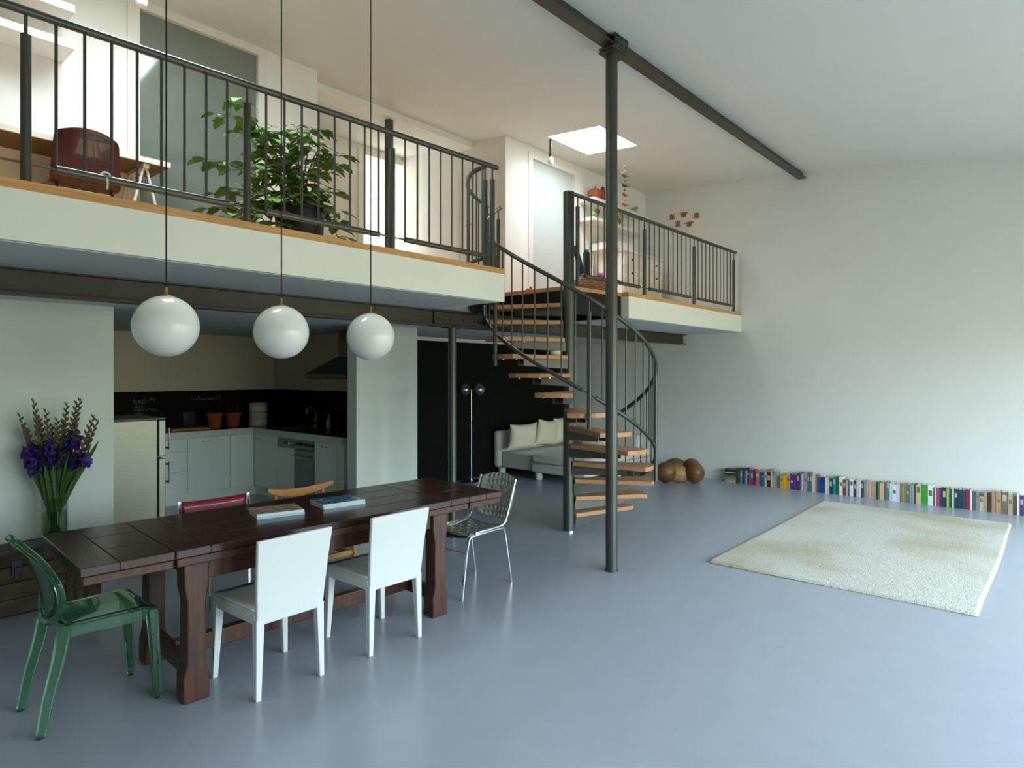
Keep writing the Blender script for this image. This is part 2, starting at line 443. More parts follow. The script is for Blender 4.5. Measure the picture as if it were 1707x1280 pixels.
# ------------------------------------------------------------------ gallery railings
YR = 3.74
def railing(name, label, x0, x1, zr0, zr1, posts, first_gap, loc, from_pole=False):
    t = thing(name, label, 'railing', loc)
    zr = lambda x: zr0 + (zr1 - zr0) * (x - x0) / (x1 - x0)
    s = MB(); s.cyl((x0, YR, zr0), (x1, YR, zr1), .021, seg=14); part(s, 'handrail', STEEL, t, off=loc)
    for x in posts:
        s = MB(); s.cyl((x, YR, ZT), (x, YR, zr(x) - .115), .022, seg=14); p = part(s, 'post', STEEL, t, off=loc)
        s = MB(); s.cyl((x, YR, zr(x) - .12), (x, YR, zr(x) - .015), .008, seg=8); part(s, 'pin', STEEL, p, off=loc)
    ends = list(posts)
    if first_gap is not None: ends = [first_gap] + ends
    for a, b in zip(ends[:-1], ends[1:]):
        s = MB(); s.cyl((a + .12, YR, ZT + .1), (b - .12, YR, ZT + .1), .0205, seg=12); lr = part(s, 'lower_rail', STEEL, t, off=loc)
        for pa, pb in ((max(a, x0) + .015, a + .13), (b - .13, b - .015)):
            s = MB(); s.cyl((pa, YR, ZT + .1), (pb, YR, ZT + .1), .006, seg=6); part(s, 'connecting_pin', STEEL, lr, off=loc)
        n = max(2, round((b - a) / .12)) 
        for k in range(1, n):
            x = a + (b - a) * k / n
            if x < x0 + .02: continue
            s = MB(); s.cyl((x, YR, ZT + .11), (x, YR, zr(x) - .012), .0075, seg=8); part(s, 'baluster', STEEL, t, off=loc)
    return t
rail = railing('railing', 'long dark steel balustrade along the left gallery edge by the desk and potted plant', -.45, 4.09, 3.325, 3.405,
        [-.32, .765, 1.85, 2.95, 4.03], None, (1.85, YR, ZT))
railing('railing', 'short dark steel balustrade between the stair pole and the right wall', 5.215, 9.37, 3.42, 3.42,
        [5.30, 6.65, 7.97, 9.3], None, (7.4, YR, ZT))
# small ring of cord tied round the lower rail
t = thing('string_loop', 'white cord loop tied round the lower rail in front of the red brown chair', 'cord', (1.10, YR, ZT + .1))
s = MB(); s.tube([(.024 * cos(a), .0, .024 * sin(a) + .012) for a in [2 * pi * k / 14 for k in range(14)]], .006, 6, closed=True); part(s, 'loop', PLASTICW, t)
s = MB(); s.tube([(.0, -.019, .005), (.002, -.022, -.03), (.0, -.02, -.055)], .005, 6); part(s, 'tail', PLASTICW, t)

# curved guard round the stair opening on the gallery
t = thing('curved_railing', 'curved steel guard round the left side of the stair opening on the gallery', 'railing', (4.3, 4.2, ZT))
L = (4.3, 4.2, ZT)
def catmull(pts, n=6):
    pts = [Vector(p) for p in pts]; out = []
    for i in range(len(pts) - 1):
        p0 = pts[max(i - 1, 0)]; p1 = pts[i]; p2 = pts[i + 1]; p3 = pts[min(i + 2, len(pts) - 1)]
        for k in range(n):
            t_ = k / n
            out.append(.5 * ((2 * p1) + (p2 - p0) * t_ + (2 * p0 - 5 * p1 + 4 * p2 - p3) * t_ ** 2 + (3 * p1 - p0 - 3 * p2 + p3) * t_ ** 3))
    out.append(pts[-1]); return out
gp = catmull([(4.035, 3.83, 3.42), (4.06, 3.98, 3.42), (4.17, 4.17, 3.42), (4.36, 4.37, 3.42), (4.63, 4.55, 3.42), (5.01, 4.72, 3.42)])
s = MB(); s.tube(gp, .02, 12); part(s, 'handrail', STEEL, t, off=L)
s = MB(); s.tube([(p.x, p.y, ZT + .1) for p in gp[2:-2]], .017, 10); part(s, 'lower_rail', STEEL, t, off=L)
for i in range(2, len(gp) - 1, 3):
    p = gp[i]; s = MB(); s.cyl((p.x, p.y, ZT + .1), (p.x, p.y, 3.405), .0075, seg=8); part(s, 'baluster', STEEL, t, off=L)
for i in (0, len(gp) - 1):
    p = gp[i]; s = MB(); s.cyl((p.x, p.y, ZT), (p.x, p.y, 3.30), .022, seg=12); pp = part(s, 'post', STEEL, t, off=L)
    s = MB(); s.cyl((p.x, p.y, 3.29), (p.x, p.y, 3.41), .008, seg=8); part(s, 'pin', STEEL, pp, off=L)

# ------------------------------------------------------------------ spiral staircase
L = (P[0], P[1], 0)
st = thing('spiral_staircase', 'spiral staircase with beech treads and dark steel railing rising to the gallery', 'staircase', L)
s = MB(); s.cyl((0, 0, .01), (0, 0, 3.48), .057, seg=28); s.cyl((0, 0, 3.48), (0, 0, 3.49), .052, .03, seg=28); part(s, 'pole', STEEL, st)
s = MB(); s.cyl((0, 0, 0), (0, 0, .012), .064, seg=28); part(s, 'base_ring', CHROME, st)
BRKT = mat('bracket_steel', '5E605A', .4, metal=.5, var=.08, scale=6)
RISE, STEP = .18, 20.6
def azk(k): return radians(289 - STEP * (k - 4))
def polar(r, a, z): return Vector((r * cos(a), r * sin(a), z))
for k in range(1, 14):
    c = azk(k); z = RISE * k; h = radians(12.2)
    pl = []
    for (r, da, dy) in ((.058, 0, -.055), (.835, -1, 0), (.86, -.4, 0), (.86, .4, 0), (.835, 1, 0), (.058, 0, .055)):
        v = polar(r, c + da * h, 0) if r > .1 else Vector((r * cos(c) - dy * sin(c), r * sin(c) + dy * cos(c), 0))
        pl.append((v.x, v.y))
    s = MB(); s.prism(pl, z - .042, z); tr = part(s, 'tread', TREADW, st, bevel=.003, smooth=False)
    M = Matrix.Rotation(c, 4, 'Z')
    s = MB()   # upright steel fin and flat flange carrying the tread
    for yy in (-.05, .042):
        s.loops([[M @ Vector((.05, yy, z - .135)), M @ Vector((.05, yy + .008, z - .135)), M @ Vector((.05, yy + .008, z - .046)), M @ Vector((.05, yy, z - .046))],
                 [M @ Vector((.60, yy, z - .105)), M @ Vector((.60, yy + .008, z - .105)), M @ Vector((.60, yy + .008, z - .046)), M @ Vector((.60, yy, z - .046))]])
    s.box((.05, -.05, z - .05), (.62, .05, z - .043), M)
    part(s, 'bracket', BRKT, tr, smooth=False)
    for r in (.28, .5, .74):
        for a in (-1, 1):
            q = polar(r, c + a * h * .72, z - .042); s = MB(); s.cyl(q, q - Vector((0, 0, .008)), .0075, seg=8); part(s, 'screw', CHROME, tr)
# landing wedge
a0, a1 = radians(-9), radians(92)
pl = [(.05 * cos(a0), .05 * sin(a0)), (.87, -.10), (.87, .95), (-.02, .95), (.05 * cos(a1), .05 * sin(a1))]
s = MB(); s.prism(pl, ZB + .002, ZT); ld = part(s, 'landing', TREADW, st, smooth=False, bevel=.003)
s = MB()
def plate(p, q, z0, z1, th=.012):
    d = Vector((q[0] - p[0], q[1] - p[1], 0)).normalized(); n = Vector((-d.y, d.x, 0)) * th
    a, b = Vector((p[0], p[1], 0)), Vector((q[0], q[1], 0))
    s.loops([[a + Vector((0, 0, z0)), b + Vector((0, 0, z0)), b + n + Vector((0, 0, z0)), a + n + Vector((0, 0, z0))],
             [a + Vector((0, 0, z1)), b + Vector((0, 0, z1)), b + n + Vector((0, 0, z1)), a + n + Vector((0, 0, z1))]])
plate((.04, .0), (.862, -.095), ZS, ZB); plate((.0, .94), (-.015, .04), ZS + .04, ZB); plate((.86, -.09), (.86, .94), ZS, ZB); plate((.86, .945), (.0, .945), ZS, ZB)
part(s, 'landing_frame', BLKSTEEL, ld, smooth=False)
for r in (.2, .45, .7):
    for q in ((r, -.025 - r * .1, ZB), (-.02, r, ZB)):
        s = MB(); s.cyl(q, (q[0], q[1], ZB - .01), .007, seg=8); part(s, 'screw', CHROME, ld)
# helical rails
RR = .875
def zline(a_deg): return RISE * ((289 - a_deg) / STEP + 4)
A_TOP, A_BOT = 95., 358.
POSTS = [98., 163., 228., 293., 358.]
def helix(a0, a1, dz, n=60): return [polar(RR, radians(a0 + (a1 - a0) * i / n), zline(a0 + (a1 - a0) * i / n) + dz) for i in range(n + 1)]
s = MB(); s.tube(helix(A_TOP, A_BOT + 6, 1.035), .02, 12); part(s, 'handrail', STEEL, st)
for a, b in zip(POSTS[:-1], POSTS[1:]):
    s = MB(); s.tube(helix(a + 4, b - 4, .18, 24), .018, 12); lr = part(s, 'lower_rail', STEEL, st)
    for c in ((a + .5, a + 4.5), (b - 4.5, b - .5)):
        s = MB(); s.tube(helix(c[0], c[1], .18, 2), .006, 6); part(s, 'connecting_pin', STEEL, lr)
    for k in range(1, 8):
        q_ = a + (b - a) * k / 8; q = polar(RR, radians(q_), 0); z0 = zline(q_)
        s = MB(); s.cyl((q.x, q.y, z0 + .18), (q.x, q.y, z0 + 1.03), .0075, seg=8); part(s, 'baluster', STEEL, st)
for a in POSTS:
    q = polar(RR, radians(a), 0); z0 = zline(a)
    s = MB(); s.cyl((q.x, q.y, z0 - .13 if a < 350 else z0 - .05), (q.x, q.y, z0 + .92), .020, seg=12); pp = part(s, 'post', STEEL, st)
    s = MB(); s.cyl((q.x, q.y, z0 + .91), (q.x, q.y, z0 + 1.03), .008, seg=8); part(s, 'pin', STEEL, pp)
# white bowl resting on a tread
q = polar(.17, azk(10), 0)
s = MB(); s.lathe([(.02, 0), (.05, .012), (.062, .045), (.058, .045), (.046, .016), (.0, .01)], 20)
o = part(s, 'bowl', PLASTICW); o.location = (P[0] + q.x, P[1] + q.y, RISE * 10); tag(o, 'small white bowl on a stair tread beside the pole', 'bowl')

# ------------------------------------------------------------------ dining table
TZ = .765
TL = (2.17, 3.60, 0); TR = radians(-3.4)
t = thing('dining_table', 'long dark stained trestle table with draw leaves under the three globe lamps', 'table', TL, TR)
def planks(x0, x1, y0, y1, z0, z1, n, gap=.004, ends=None):
    s = MB()
    xa, xb = x0, x1
    if ends:
        if ends[0]: s.box((x0, y0, z0), (x0 + ends[0], y1, z1)); xa = x0 + ends[0] + gap
        if ends[1]: s.box((x1 - ends[1], y0, z0), (x1, y1, z1)); xb = x1 - ends[1] - gap
    w = (y1 - y0) / n
    for i in range(n): s.box((xa, y0 + i * w + (gap / 2 if i else 0), z0), (xb, y0 + (i + 1) * w - (gap / 2 if i < n - 1 else 0), z1))
    s.box((x0 + .004, y0 + .004, z0 + .002), (x1 - .004, y1 - .004, z1 - .006))
    return s
part(planks(-.90, .98, -.43, .43, TZ - .04, TZ, 4, ends=(.16, .16)), 'tabletop', DARKWOOD, t, smooth=False, bevel=.003)
part(planks(-1.29, -.905, -.43, .43, TZ - .04, TZ, 3, ends=(.15, 0)), 'draw_leaf', DARKWOOD, t, smooth=False, bevel=.003)
part(planks(.985, 1.29, -.43, .43, TZ - .04, TZ, 3, ends=(0, .15)), 'draw_leaf', DARKWOOD, t, smooth=False, bevel=.003)
s = MB()
for a, b in ((-1.28, -.91), (-.895, .975), (.99, 1.28)): s.box((a, -.425, TZ - .082), (b, -.385, TZ - .043)); s.box((a, .385, TZ - .082), (b, .425, TZ - .043))
s.box((-1.28, -.385, TZ - .082), (-1.24, .385, TZ - .043)); s.box((1.24, -.385, TZ - .082), (1.28, .385, TZ - .043))
part(s, 'edge_moulding', DARKWOODV, t, smooth=False, bevel=.004)
s = MB()
for y in (-.385, .255): s.box((-.74, y, .59), (.69, y + .035, TZ - .083))
for x in (-.80, .74): s.box((x - .02, -.31, .60), (x + .02, .22, TZ - .083))
part(s, 'apron', DARKWOODV, t, smooth=False, bevel=.003)
def legpoly(cx):
    w = [(.0, .062), (.13, .062), (.19, .046), (.50, .046), (.565, .06), (.682, .06)]
    return [(cx - b, z) for z, b in w] + [(cx + b, z) for z, b in reversed(w)]
XZ = Matrix(((1, 0, 0, 0), (0, 0, 1, 0), (0, 1, 0, 0), (0, 0, 0, 1)))
for x in (-.80, .74):
    for y in (-.41, .205):
        s = MB(); s.prism(legpoly(x), y, y + .105, XZ); part(s, 'leg', DARKWOODV, t, smooth=False, bevel=.008)
    s = MB(); s.box((x - .03, -.31, .10), (x + .03, .21, .18)); part(s, 'cross_rail', DARKWOODV, t, smooth=False, bevel=.004)
s = MB(); s.box((-.80, -.09, .11), (.74, -.03, .20)); part(s, 'stretcher', DARKWOODV, t, smooth=False, bevel=.005)

# magazines on the table
def magazine(name, label, c, rz, w, d, z, th, top, spine, group):
    t = thing(name, label, 'magazine', (c[0], c[1], z), rz, group)
    s = MB(); s.box((-w / 2 + .003, -d / 2 + .002, .0015), (w / 2 - .003, d / 2 - .003, th - .0015)); part(s, 'pages', PAPER, t, smooth=False)
    m = DATA.materials.new('magazine_cover'); m.use_nodes = True; nt = m.node_tree; b = nt.nodes['Principled BSDF']; b.inputs['Roughness'].default_value = .18
    tc = nt.nodes.new('ShaderNodeTexCoord'); vo = nt.nodes.new('ShaderNodeTexNoise'); vo.inputs['Scale'].default_value = 14; vo.inputs['Distortion'].default_value = 1.5
    rp = nt.nodes.new('ShaderNodeValToRGB'); rp.color_ramp.interpolation = 'EASE'
    el = rp.color_ramp.elements
    el[0].position = .25; el[0].color = lin(top[0]); el[1].position = .75; el[1].color = lin(top[-1])
    for i, cc in enumerate(top[1:-1]):
        e = el.new(.38 + .24 * i / max(1, len(top) - 3)); e.color = lin(cc)
    nt.links.new(tc.outputs['Object'], vo.inputs['Vector']); nt.links.new(vo.outputs['Fac'], rp.inputs['Fac']); nt.links.new(rp.outputs['Color'], b.inputs['Base Color'])
    s = MB(); s.box((-w / 2, -d / 2, th - .0015), (w / 2, d / 2, th)); s.box((-w / 2, -d / 2, 0), (w / 2, d / 2, .0015))
    part(s, 'cover', m, t, smooth=False)
    s = MB(); s.box((-w / 2, -d / 2 - .0012, 0), (w / 2, -d / 2, th)); part(s, 'spine', plain(spine, .3), t, smooth=False)
    return t
g = 'magazines on the dining table'
magazine('magazine', 'thick magazine with pale spine at the bottom of the left stack on the table', (1.985, 3.635), radians(-15), .275, .225, TZ, .014, ['8A6A5A', 'B8A090', 'D8D0C8', '604038'], 'B9D5E4', g)
magazine('magazine', 'tan covered magazine lying on top of the left stack on the table', (1.985, 3.637), radians(-15.5), .272, .222, TZ + .0142, .015, ['6A4436', 'A88A78', 'B99C88', 'D6CCC0', '8A5A58'], 'E2E6E4', g)
magazine('magazine', 'magazine with white spine at the bottom of the right stack on the table', (2.392, 3.60), radians(-9), .285, .22, TZ, .013, ['405060', '8090A0', 'C0C8D0', '303840'], 'D8E0E2', g)
magazine('magazine', 'blue covered glossy magazine lying on top of the right stack', (2.39, 3.602), radians(-9), .285, .22, TZ + .0132, .016, ['1E2E3E', '7A8A80', '2E6AA8', '3E86C4', 'C8D0CE', '50483E'], 'CDE0E8', g)

# ------------------------------------------------------------------ white plastic chairs (front towards +Y)
def white_chair(label):
    t = thing('white_chair', label, 'chair', (0, 0, 0), 0, 'white chairs at the table')
    s = MB()
    def seat(u, v):
        x = (u - .5) * 2; y = -.195 + .41 * v; w = .19 + .015 * v
        return (x * w, y, .445 - .016 * (1 - x * x) * sin(pi * min(1, v * 1.02)) )
    s.grid(seat, 12, 10); part(s, 'seat', PLASTICW, t, solid=.012)
    s = MB()
    for sx in (-1, 1):
        q = [(sx * .178, -.20), (sx * .19, -.20), (sx * .206, .215), (sx * .194, .215)]
        s.prism(q, .375, .437)
    s.box((-.205, .20, .375), (.205, .215, .437))
    part(s, 'seat_rim', PLASTICW, t, smooth=False, bevel=.004)
    s = MB()
    prof = [(-.205, .37), (-.212, .45), (-.232, .62), (-.262, .802)]
    rings = []
    for y, z in prof:
        w = .185 + (z - .37) * .055
        rings.append([(-w, y - .012, z), (w, y - .012, z), (w, y + .013, z), (-w, y + .013, z)])
    s.loops(rings); part(s, 'backrest', PLASTICW, t, smooth=True, bevel=.006, angle=25)
    for sx in (-1, 1):
        s = MB(); s.taper((sx * .168, -.197, .40), (.044, .046), (sx * .178, -.207, 0), (.027, .028)); part(s, 'leg', PLASTICW, t, smooth=False, bevel=.004)
        s = MB(); s.taper((sx * .185, .195, .40), (.044, .044), (sx * .203, .205, 0), (.027, .027)); part(s, 'leg', PLASTICW, t, smooth=False, bevel=.004)
    return t
c1 = white_chair('white plastic chair nearest the camera, its back hiding the middle of the table')
c2 = dup(c1); c2['label'] = 'white plastic chair closer to the perforated metal chair, near the table right leg'
c1.location = (1.722, 3.225, 0); c1.rotation_euler.z = radians(.5)
c2.location = (2.40, 3.215, 0); c2.rotation_euler.z = radians(-1.5)

# ------------------------------------------------------------------ green see-through chair (front towards +X)
t = thing('green_chair', 'transparent green plastic chair with oval back at the left table end', 'chair', (1.0, 3.612, 0), radians(-90))
GB = [(-.245, 0.), (-.215, .16), (-.175, .32), (-.15, .46), (-.155, .56), (-.18, .66), (-.225, .77), (-.285, .872)]   # (y, z) side curve
def gy(z):
    for (y0, z0), (y1, z1) in zip(GB[:-1], GB[1:]):
        if z0 <= z <= z1: return y0 + (y1 - y0) * (z - z0) / (z1 - z0)
    return GB[-1][0]
def seatg(u, v):
    x = (u - .5) * 2; y = -.15 + .395 * v
    w = (.165 + .03 * v) * (1 if v < .93 else .97)
    return (x * w, y, .468 - .012 * (1 - x * x) * (1 - v) - (.03 * max(0, v - .85) / .15))
s = MB(); s.grid(seatg, 12, 12); part(s, 'seat', GREENP, t, solid=.008)
s = MB()
for sx in (-1, 1): s.prism([(sx * .155, -.15), (sx * .165, -.15), (sx * .195, .23), (sx * .185, .23)], .405, .462)
s.box((-.19, .222, .405), (.19, .232, .455)); part(s, 'seat_rim', GREENP, t, smooth=False, bevel=.003)
for sx in (-1, 1):
    zs = [0, .08, .16, .24, .32, .40, .47]; cl = catmull([(sx * (.178 - .02 * z / .47), gy(z), z) for z in zs], 2)
    s = MB(); s.loops([[(p.x - w, p.y - w, p.z), (p.x + w, p.y - w, p.z), (p.x + w, p.y + w, p.z), (p.x - w, p.y + w, p.z)] for p, w in [(q, .017 + .008 * q.z / .47) for q in cl]])
    part(s, 'leg', GREENP, t, angle=50, bevel=.004)
    s = MB(); s.taper((sx * .178, .212, .455), (.048, .048), (sx * .185, .235, 0), (.032, .032)); part(s, 'leg', GREENP, t, smooth=False, bevel=.005)
s = MB()
N = 40; rim = []; inner = []
for k in range(N):
    a = 2 * pi * k / N; z = .665 + .208 * sin(a); x = .185 * cos(a) * (1 - .1 * sin(a)) if sin(a) < 0 else .185 * cos(a)
    bow = -.035 * (1 - (x / .185) ** 2)
    rim.append((x, gy(z) + bow, z))
s.tube(rim, .016, 8, closed=True); part(s, 'back_frame', GREENP, t)
s = MB()
def oval(u, v):
    a = 2 * pi * u; r = v * .93
    z = .665 + .208 * sin(a) * r; x = .185 * cos(a) * r
    return (x, gy(z) - .035 * (1 - (x / .185) ** 2), z)
s.grid(oval, 32, 6); bmesh.ops.remove_doubles(s.bm, verts=s.bm.verts, dist=.0008); part(s, 'backrest', GREENP, t, solid=.006)

# ------------------------------------------------------------------ perforated metal chair (front towards -X)
def perforated(fn, nu, nv, skip, rad=.30):
    """sheet with a round hole in the middle of every cell not skipped"""
    s = MB(); bm = s.bm; cache = {}
    def V(a, b):
        k = (round(a, 4), round(b, 4))
        if k not in cache: cache[k] = bm.verts.new(fn(a / nu, b / nv))
        return cache[k]
    for j in range(nv):
        for i in range(nu):
            o8 = [(0, 0), (.25, 0), (.5, 0), (.75, 0), (1, 0), (1, .25), (1, .5), (1, .75), (1, 1), (.75, 1), (.5, 1), (.25, 1), (0, 1), (0, .75), (0, .5), (0, .25)]
            O = [V(i + a, j + b) for a, b in o8]
            if skip(i, j):
                m0 = [V(i + .5 + .3 * (a - .5), j + .5 + .3 * (b - .5)) for a, b in o8]
                for k in range(16): bm.faces.new((O[k], O[(k + 1) % 16], m0[(k + 1) % 16], m0[k]))
                bm.faces.new(m0); continue
            I = [V(i + .5 + rad * (a - .5) / hypot(a - .5, b - .5), j + .5 + rad * (b - .5) / hypot(a - .5, b - .5)) for a, b in o8]
            for k in range(16):
                l = (k + 1) % 16; bm.faces.new((O[k], O[l], I[l], I[k]))
    return s
t = thing('metal_chair', 'perforated aluminium chair with tubular legs at the right table end', 'chair', (3.45, 3.45, 0), radians(90))
def pseat(u, v):
    x = (u - .5) * .37; y = -.20 + .40 * v
    return (x, y, .44 + .035 * (2 * u - 1) ** 2 * .6 - .02 * sin(pi * v) + (-.03 * ((v - .85) / .15) ** 2 if v > .85 else 0))
part(perforated(pseat, 9, 9, lambda i, j: i in (0, 8) or j in (0, 8) or (i + j) % 2), 'seat', ALU, t, solid=.003, angle=32)
def pback(u, v):
    x = (u - .5) * (.375 - .05 * (2 * v - 1) ** 4); z = .50 + .29 * v + .03 * (1 - (2 * u - 1) ** 2) * (1 if v > .5 else -1) * abs(2 * v - 1)
    return (x, -.262 - .085 * v - .035 * (1 - (2 * u - 1) ** 2), z)
part(perforated(pback, 9, 7, lambda i, j: i in (0, 8) or j in (3,) or (j in (2, 4) and i % 2), .19), 'backrest', ALUB, t, solid=.003, angle=32)
for sx in (-1, 1):
    x = sx * .19
    s = MB(); s.tube(catmull([(x * 1.05, .265, .0), (x, .225, .22), (x, .19, .40), (x, .14, .432), (x, 0, .437), (x, -.16, .437), (x, -.20, .41), (x * 1.02, -.235, .22), (x * 1.03, -.275, 0)], 5), .0105, 10)
    part(s, 'leg_frame', CHROME, t)
    s = MB(); s.tube(catmull([(x, .12, .452), (x, -.13, .455), (x, -.20, .475), (x, -.235, .54), (x * .99, -.30, .70), (x * .98, -.335, .79)], 5), .0095, 10)
    part(s, 'back_tube', CHROME, t)
s = MB(); s.cyl((-.19, .21, .32), (.19, .21, .32), .006, seg=8); part(s, 'cross_bar', CHROME, t)

# ------------------------------------------------------------------ red sling chair behind the table (front towards -Y)
t = thing('red_chair', 'red leather sling chair with chrome sides tucked behind the table', 'chair', (1.915, 4.08, 0), radians(178))
def rback(u, v):
    x = (u - .5) * .43; return (x, -.235 - .03 * v - .010 * (1 - (2 * u - 1) ** 2), .53 + .25 * v - .008 * (1 - (2 * u - 1) ** 2))
s = MB(); s.grid(rback, 12, 6); part(s, 'backrest', REDL, t, solid=.005)
def rseat(u, v): return ((u - .5) * .43, -.22 + .42 * v, .465 - .025 * (1 - (2 * u - 1) ** 2))
s = MB(); s.grid(rseat, 12, 6); part(s, 'seat', REDL, t, solid=.022)
for sx in (-1, 1):
    x = sx * .225
    for pts in ([(x, -.26, .785), (x, -.235, .52), (x, -.23, .0)], [(x, .22, .47), (x, .225, 0)], [(x, -.235, .455), (x, .22, .455)], [(x, -.23, .012), (x, .225, .012)]):
        s = MB(); s.tube(pts, .013, 8, flat=.5); part(s, 'frame_bar', CHROME, t)

# ------------------------------------------------------------------ wooden chair with curved crest behind the table
t = thing('wooden_chair', 'honey wood chair with curved crest rail and red seat behind the table', 'chair', (2.53, 4.06, 0), radians(178))
s = MB(); rings = []
for i in range(17):
    u = i / 8 - 1; x = u * .262; y = -.275 + .05 * u * u; z = .735 + .05 * u * u
    hh = .036 * (1 - .55 * u * u); th = .010
    rings.append([(x, y - th, z - hh), (x, y + th, z - hh), (x, y + th, z + hh * .75), (x, y - th, z + hh * .75)])
s.loops(rings); part(s, 'crest_rail', CHAIRW, t, bevel=.005, angle=50)
for sx in (-1, 1):
    s = MB(); s.tube([(sx * .19, -.255, .735), (sx * .178, -.215, .46), (sx * .20, -.255, 0)], [.013, .017, .012], 10); part(s, 'leg', CHAIRW, t)
    s = MB(); s.tube([(sx * .175, .18, .44), (sx * .21, .21, 0)], [.018, .012], 10); part(s, 'leg', CHAIRW, t)
    s = MB(); s.box((sx * .19 - .01, -.22, .30), (sx * .19 + .01, .19, .335)); part(s, 'side_rail', CHAIRW, t, smooth=False)
for x in (-.105, -.035, .035, .105):
    s = MB(); s.cyl((x, -.27, .71), (x * .9, -.20, .46), .006, seg=8); part(s, 'spindle', CHAIRW, t)
s = MB(); s.box((-.185, .165, .32), (.185, .19, .355)); part(s, 'front_rail', CHAIRW, t, smooth=False)
s = MB()
s.loops([[(w * cos(a) * .215 * (1.05 + .1 * sin(a)), w * sin(a) * .22, z) for a in [2 * pi * k / 28 for k in range(28)]] for z, w in ((.435, .9), (.442, 1.0), (.462, 1.03), (.478, .98), (.484, .85), (.485, .02))])
part(s, 'seat', REDL, t)

# ------------------------------------------------------------------ globe lamps
PZ = 1.862
labs = ['left globe pendant lamp, largest looking, over the table end by the green chair',
        'middle globe pendant lamp of the row of three over the dining table',
        'right globe pendant lamp hanging in front of the white pier']
for x, lb in zip((1.303, 1.941, 2.581), labs):
    t = thing('globe_pendant', lb, 'lamp', (x, 3.5, PZ), 0, 'globe lamps over the table')
    s = MB(); s.lathe([(.03, .1535)] + [(.157 * cos(a), .157 * sin(a)) for a in [radians(78 - 168 * i / 26) for i in range(27)]], 40); part(s, 'globe', OPAL, t, angle=80)
    s = MB(); s.lathe([(.034, .150), (.034, .157), (.012, .160), (.008, .166), (.0075, .20), (.004, .202)], 20); part(s, 'cap', BRASS, t)
    s = MB(); s.cyl((0, 0, .20), (0, 0, zceil(x, 3.5) - PZ - .02), .0042, seg=8); part(s, 'cord', CABLE, t)
    s = MB(); s.lathe([(.05, 0), (.05, -.02), (.03, -.035), (.004, -.04)], 20, c=(0, 0, zceil(x, 3.5) - PZ - .008)); part(s, 'ceiling_rose', PLASTICW, t)

# ------------------------------------------------------------------ chest, tray, vase and gladioli
t = thing('chest', 'low old wooden chest with iron hasps against the white wall', 'chest', (.86, 5.45, 0))
s = MB()
for i in range(3): s.box((-.66, -.165, .012 + i * .107), (.66, .165, .012 + (i + 1) * .107 - .003))
part(s, 'body', CHESTW, t, smooth=False, bevel=.004)
s = MB(); s.box((-.67, -.172, .336), (.67, .17, .425)); part(s, 'lid', CHESTW, t, smooth=False, bevel=.005)
for x in (-.45, .17):
    s = MB(); s.box((x - .03, -.180, .27), (x + .03, -.168, .375)); s.box((x - .015, -.192, .25), (x + .015, -.178, .33)); part(s, 'hasp', BLKPL, t, smooth=False, bevel=.003)
s = MB()
for x in (-.66, .61): s.box((x - .004, -.17, .01), (x + .054, -.16, .33))
for x in (.45, .50, .56): s.box((x, -.172, .02), (x + .022, -.166, .33))
part(s, 'iron_straps', mat('rusty_iron', '3A2A1A', .6, metal=.4, col2='5A4020', scale=30), t, smooth=False)
t = thing('tray', 'flat dark grey tray lying on the chest under the vase', 'tray', (1.17, 5.40, .425), radians(-2))
s = MB(); s.box((-.14, -.11, 0), (.16, .11, .012)); part(s, 'plate', mat('grey_slate', '3A3E42', .4), t, smooth=False, bevel=.004)
s = MB(); s.box((-.13, -.1, .012), (.15, .1, .0135)); part(s, 'inset', mat('dark_slate', '2E3236', .3), t, smooth=False)
VX, VY, VZ = 1.275, 5.42, .4395
t = thing('glass_vase', 'clear glass cylinder vase of purple gladioli on the chest', 'vase', (VX, VY, VZ))
s = MB(); s.lathe([(.01, .006), (.074, .006), (.074, .30), (.079, .30), (.079, 0), (.01, 0)], 28); part(s, 'glass', clear_mat('clear_glass', 'E6EFE6', .2), t)
s = MB(); s.lathe([(.004, .008), (.073, .008), (.073, .20), (.004, .20)], 28); part(s, 'water', clear_mat('water', 'D4E0CC', .12), t)
def blade(s, base, d, L, w, bend, n=7):
    """sword leaf from base along unit vector d, drooping sideways by bend"""
    d = Vector(d).normalized(); side = d.cross(Vector((sin(bend * 9), cos(bend * 7), .15))).normalized(); nrm = side.cross(d)
    A, B, Cc = [], [], []
    for i in range(n + 1):
        f = i / n; p = Vector(base) + d * L * f + nrm * bend * L * f * f
        ww = w * (sin(pi * (.12 + .88 * (1 - f))) ** .6 if f < 1 else 0) + .0005
        A.append(p - side * ww); Cc.append(p + nrm * ww * .35); B.append(p + side * ww)
    va = [s.bm.verts.new(p) for p in A]; vc = [s.bm.verts.new(p) for p in Cc]; vb = [s.bm.verts.new(p) for p in B]
    for i in range(n):
        s.bm.faces.new((va[i], va[i + 1], vc[i + 1], vc[i])); s.bm.faces.new((vc[i], vc[i + 1], vb[i + 1], vb[i]))
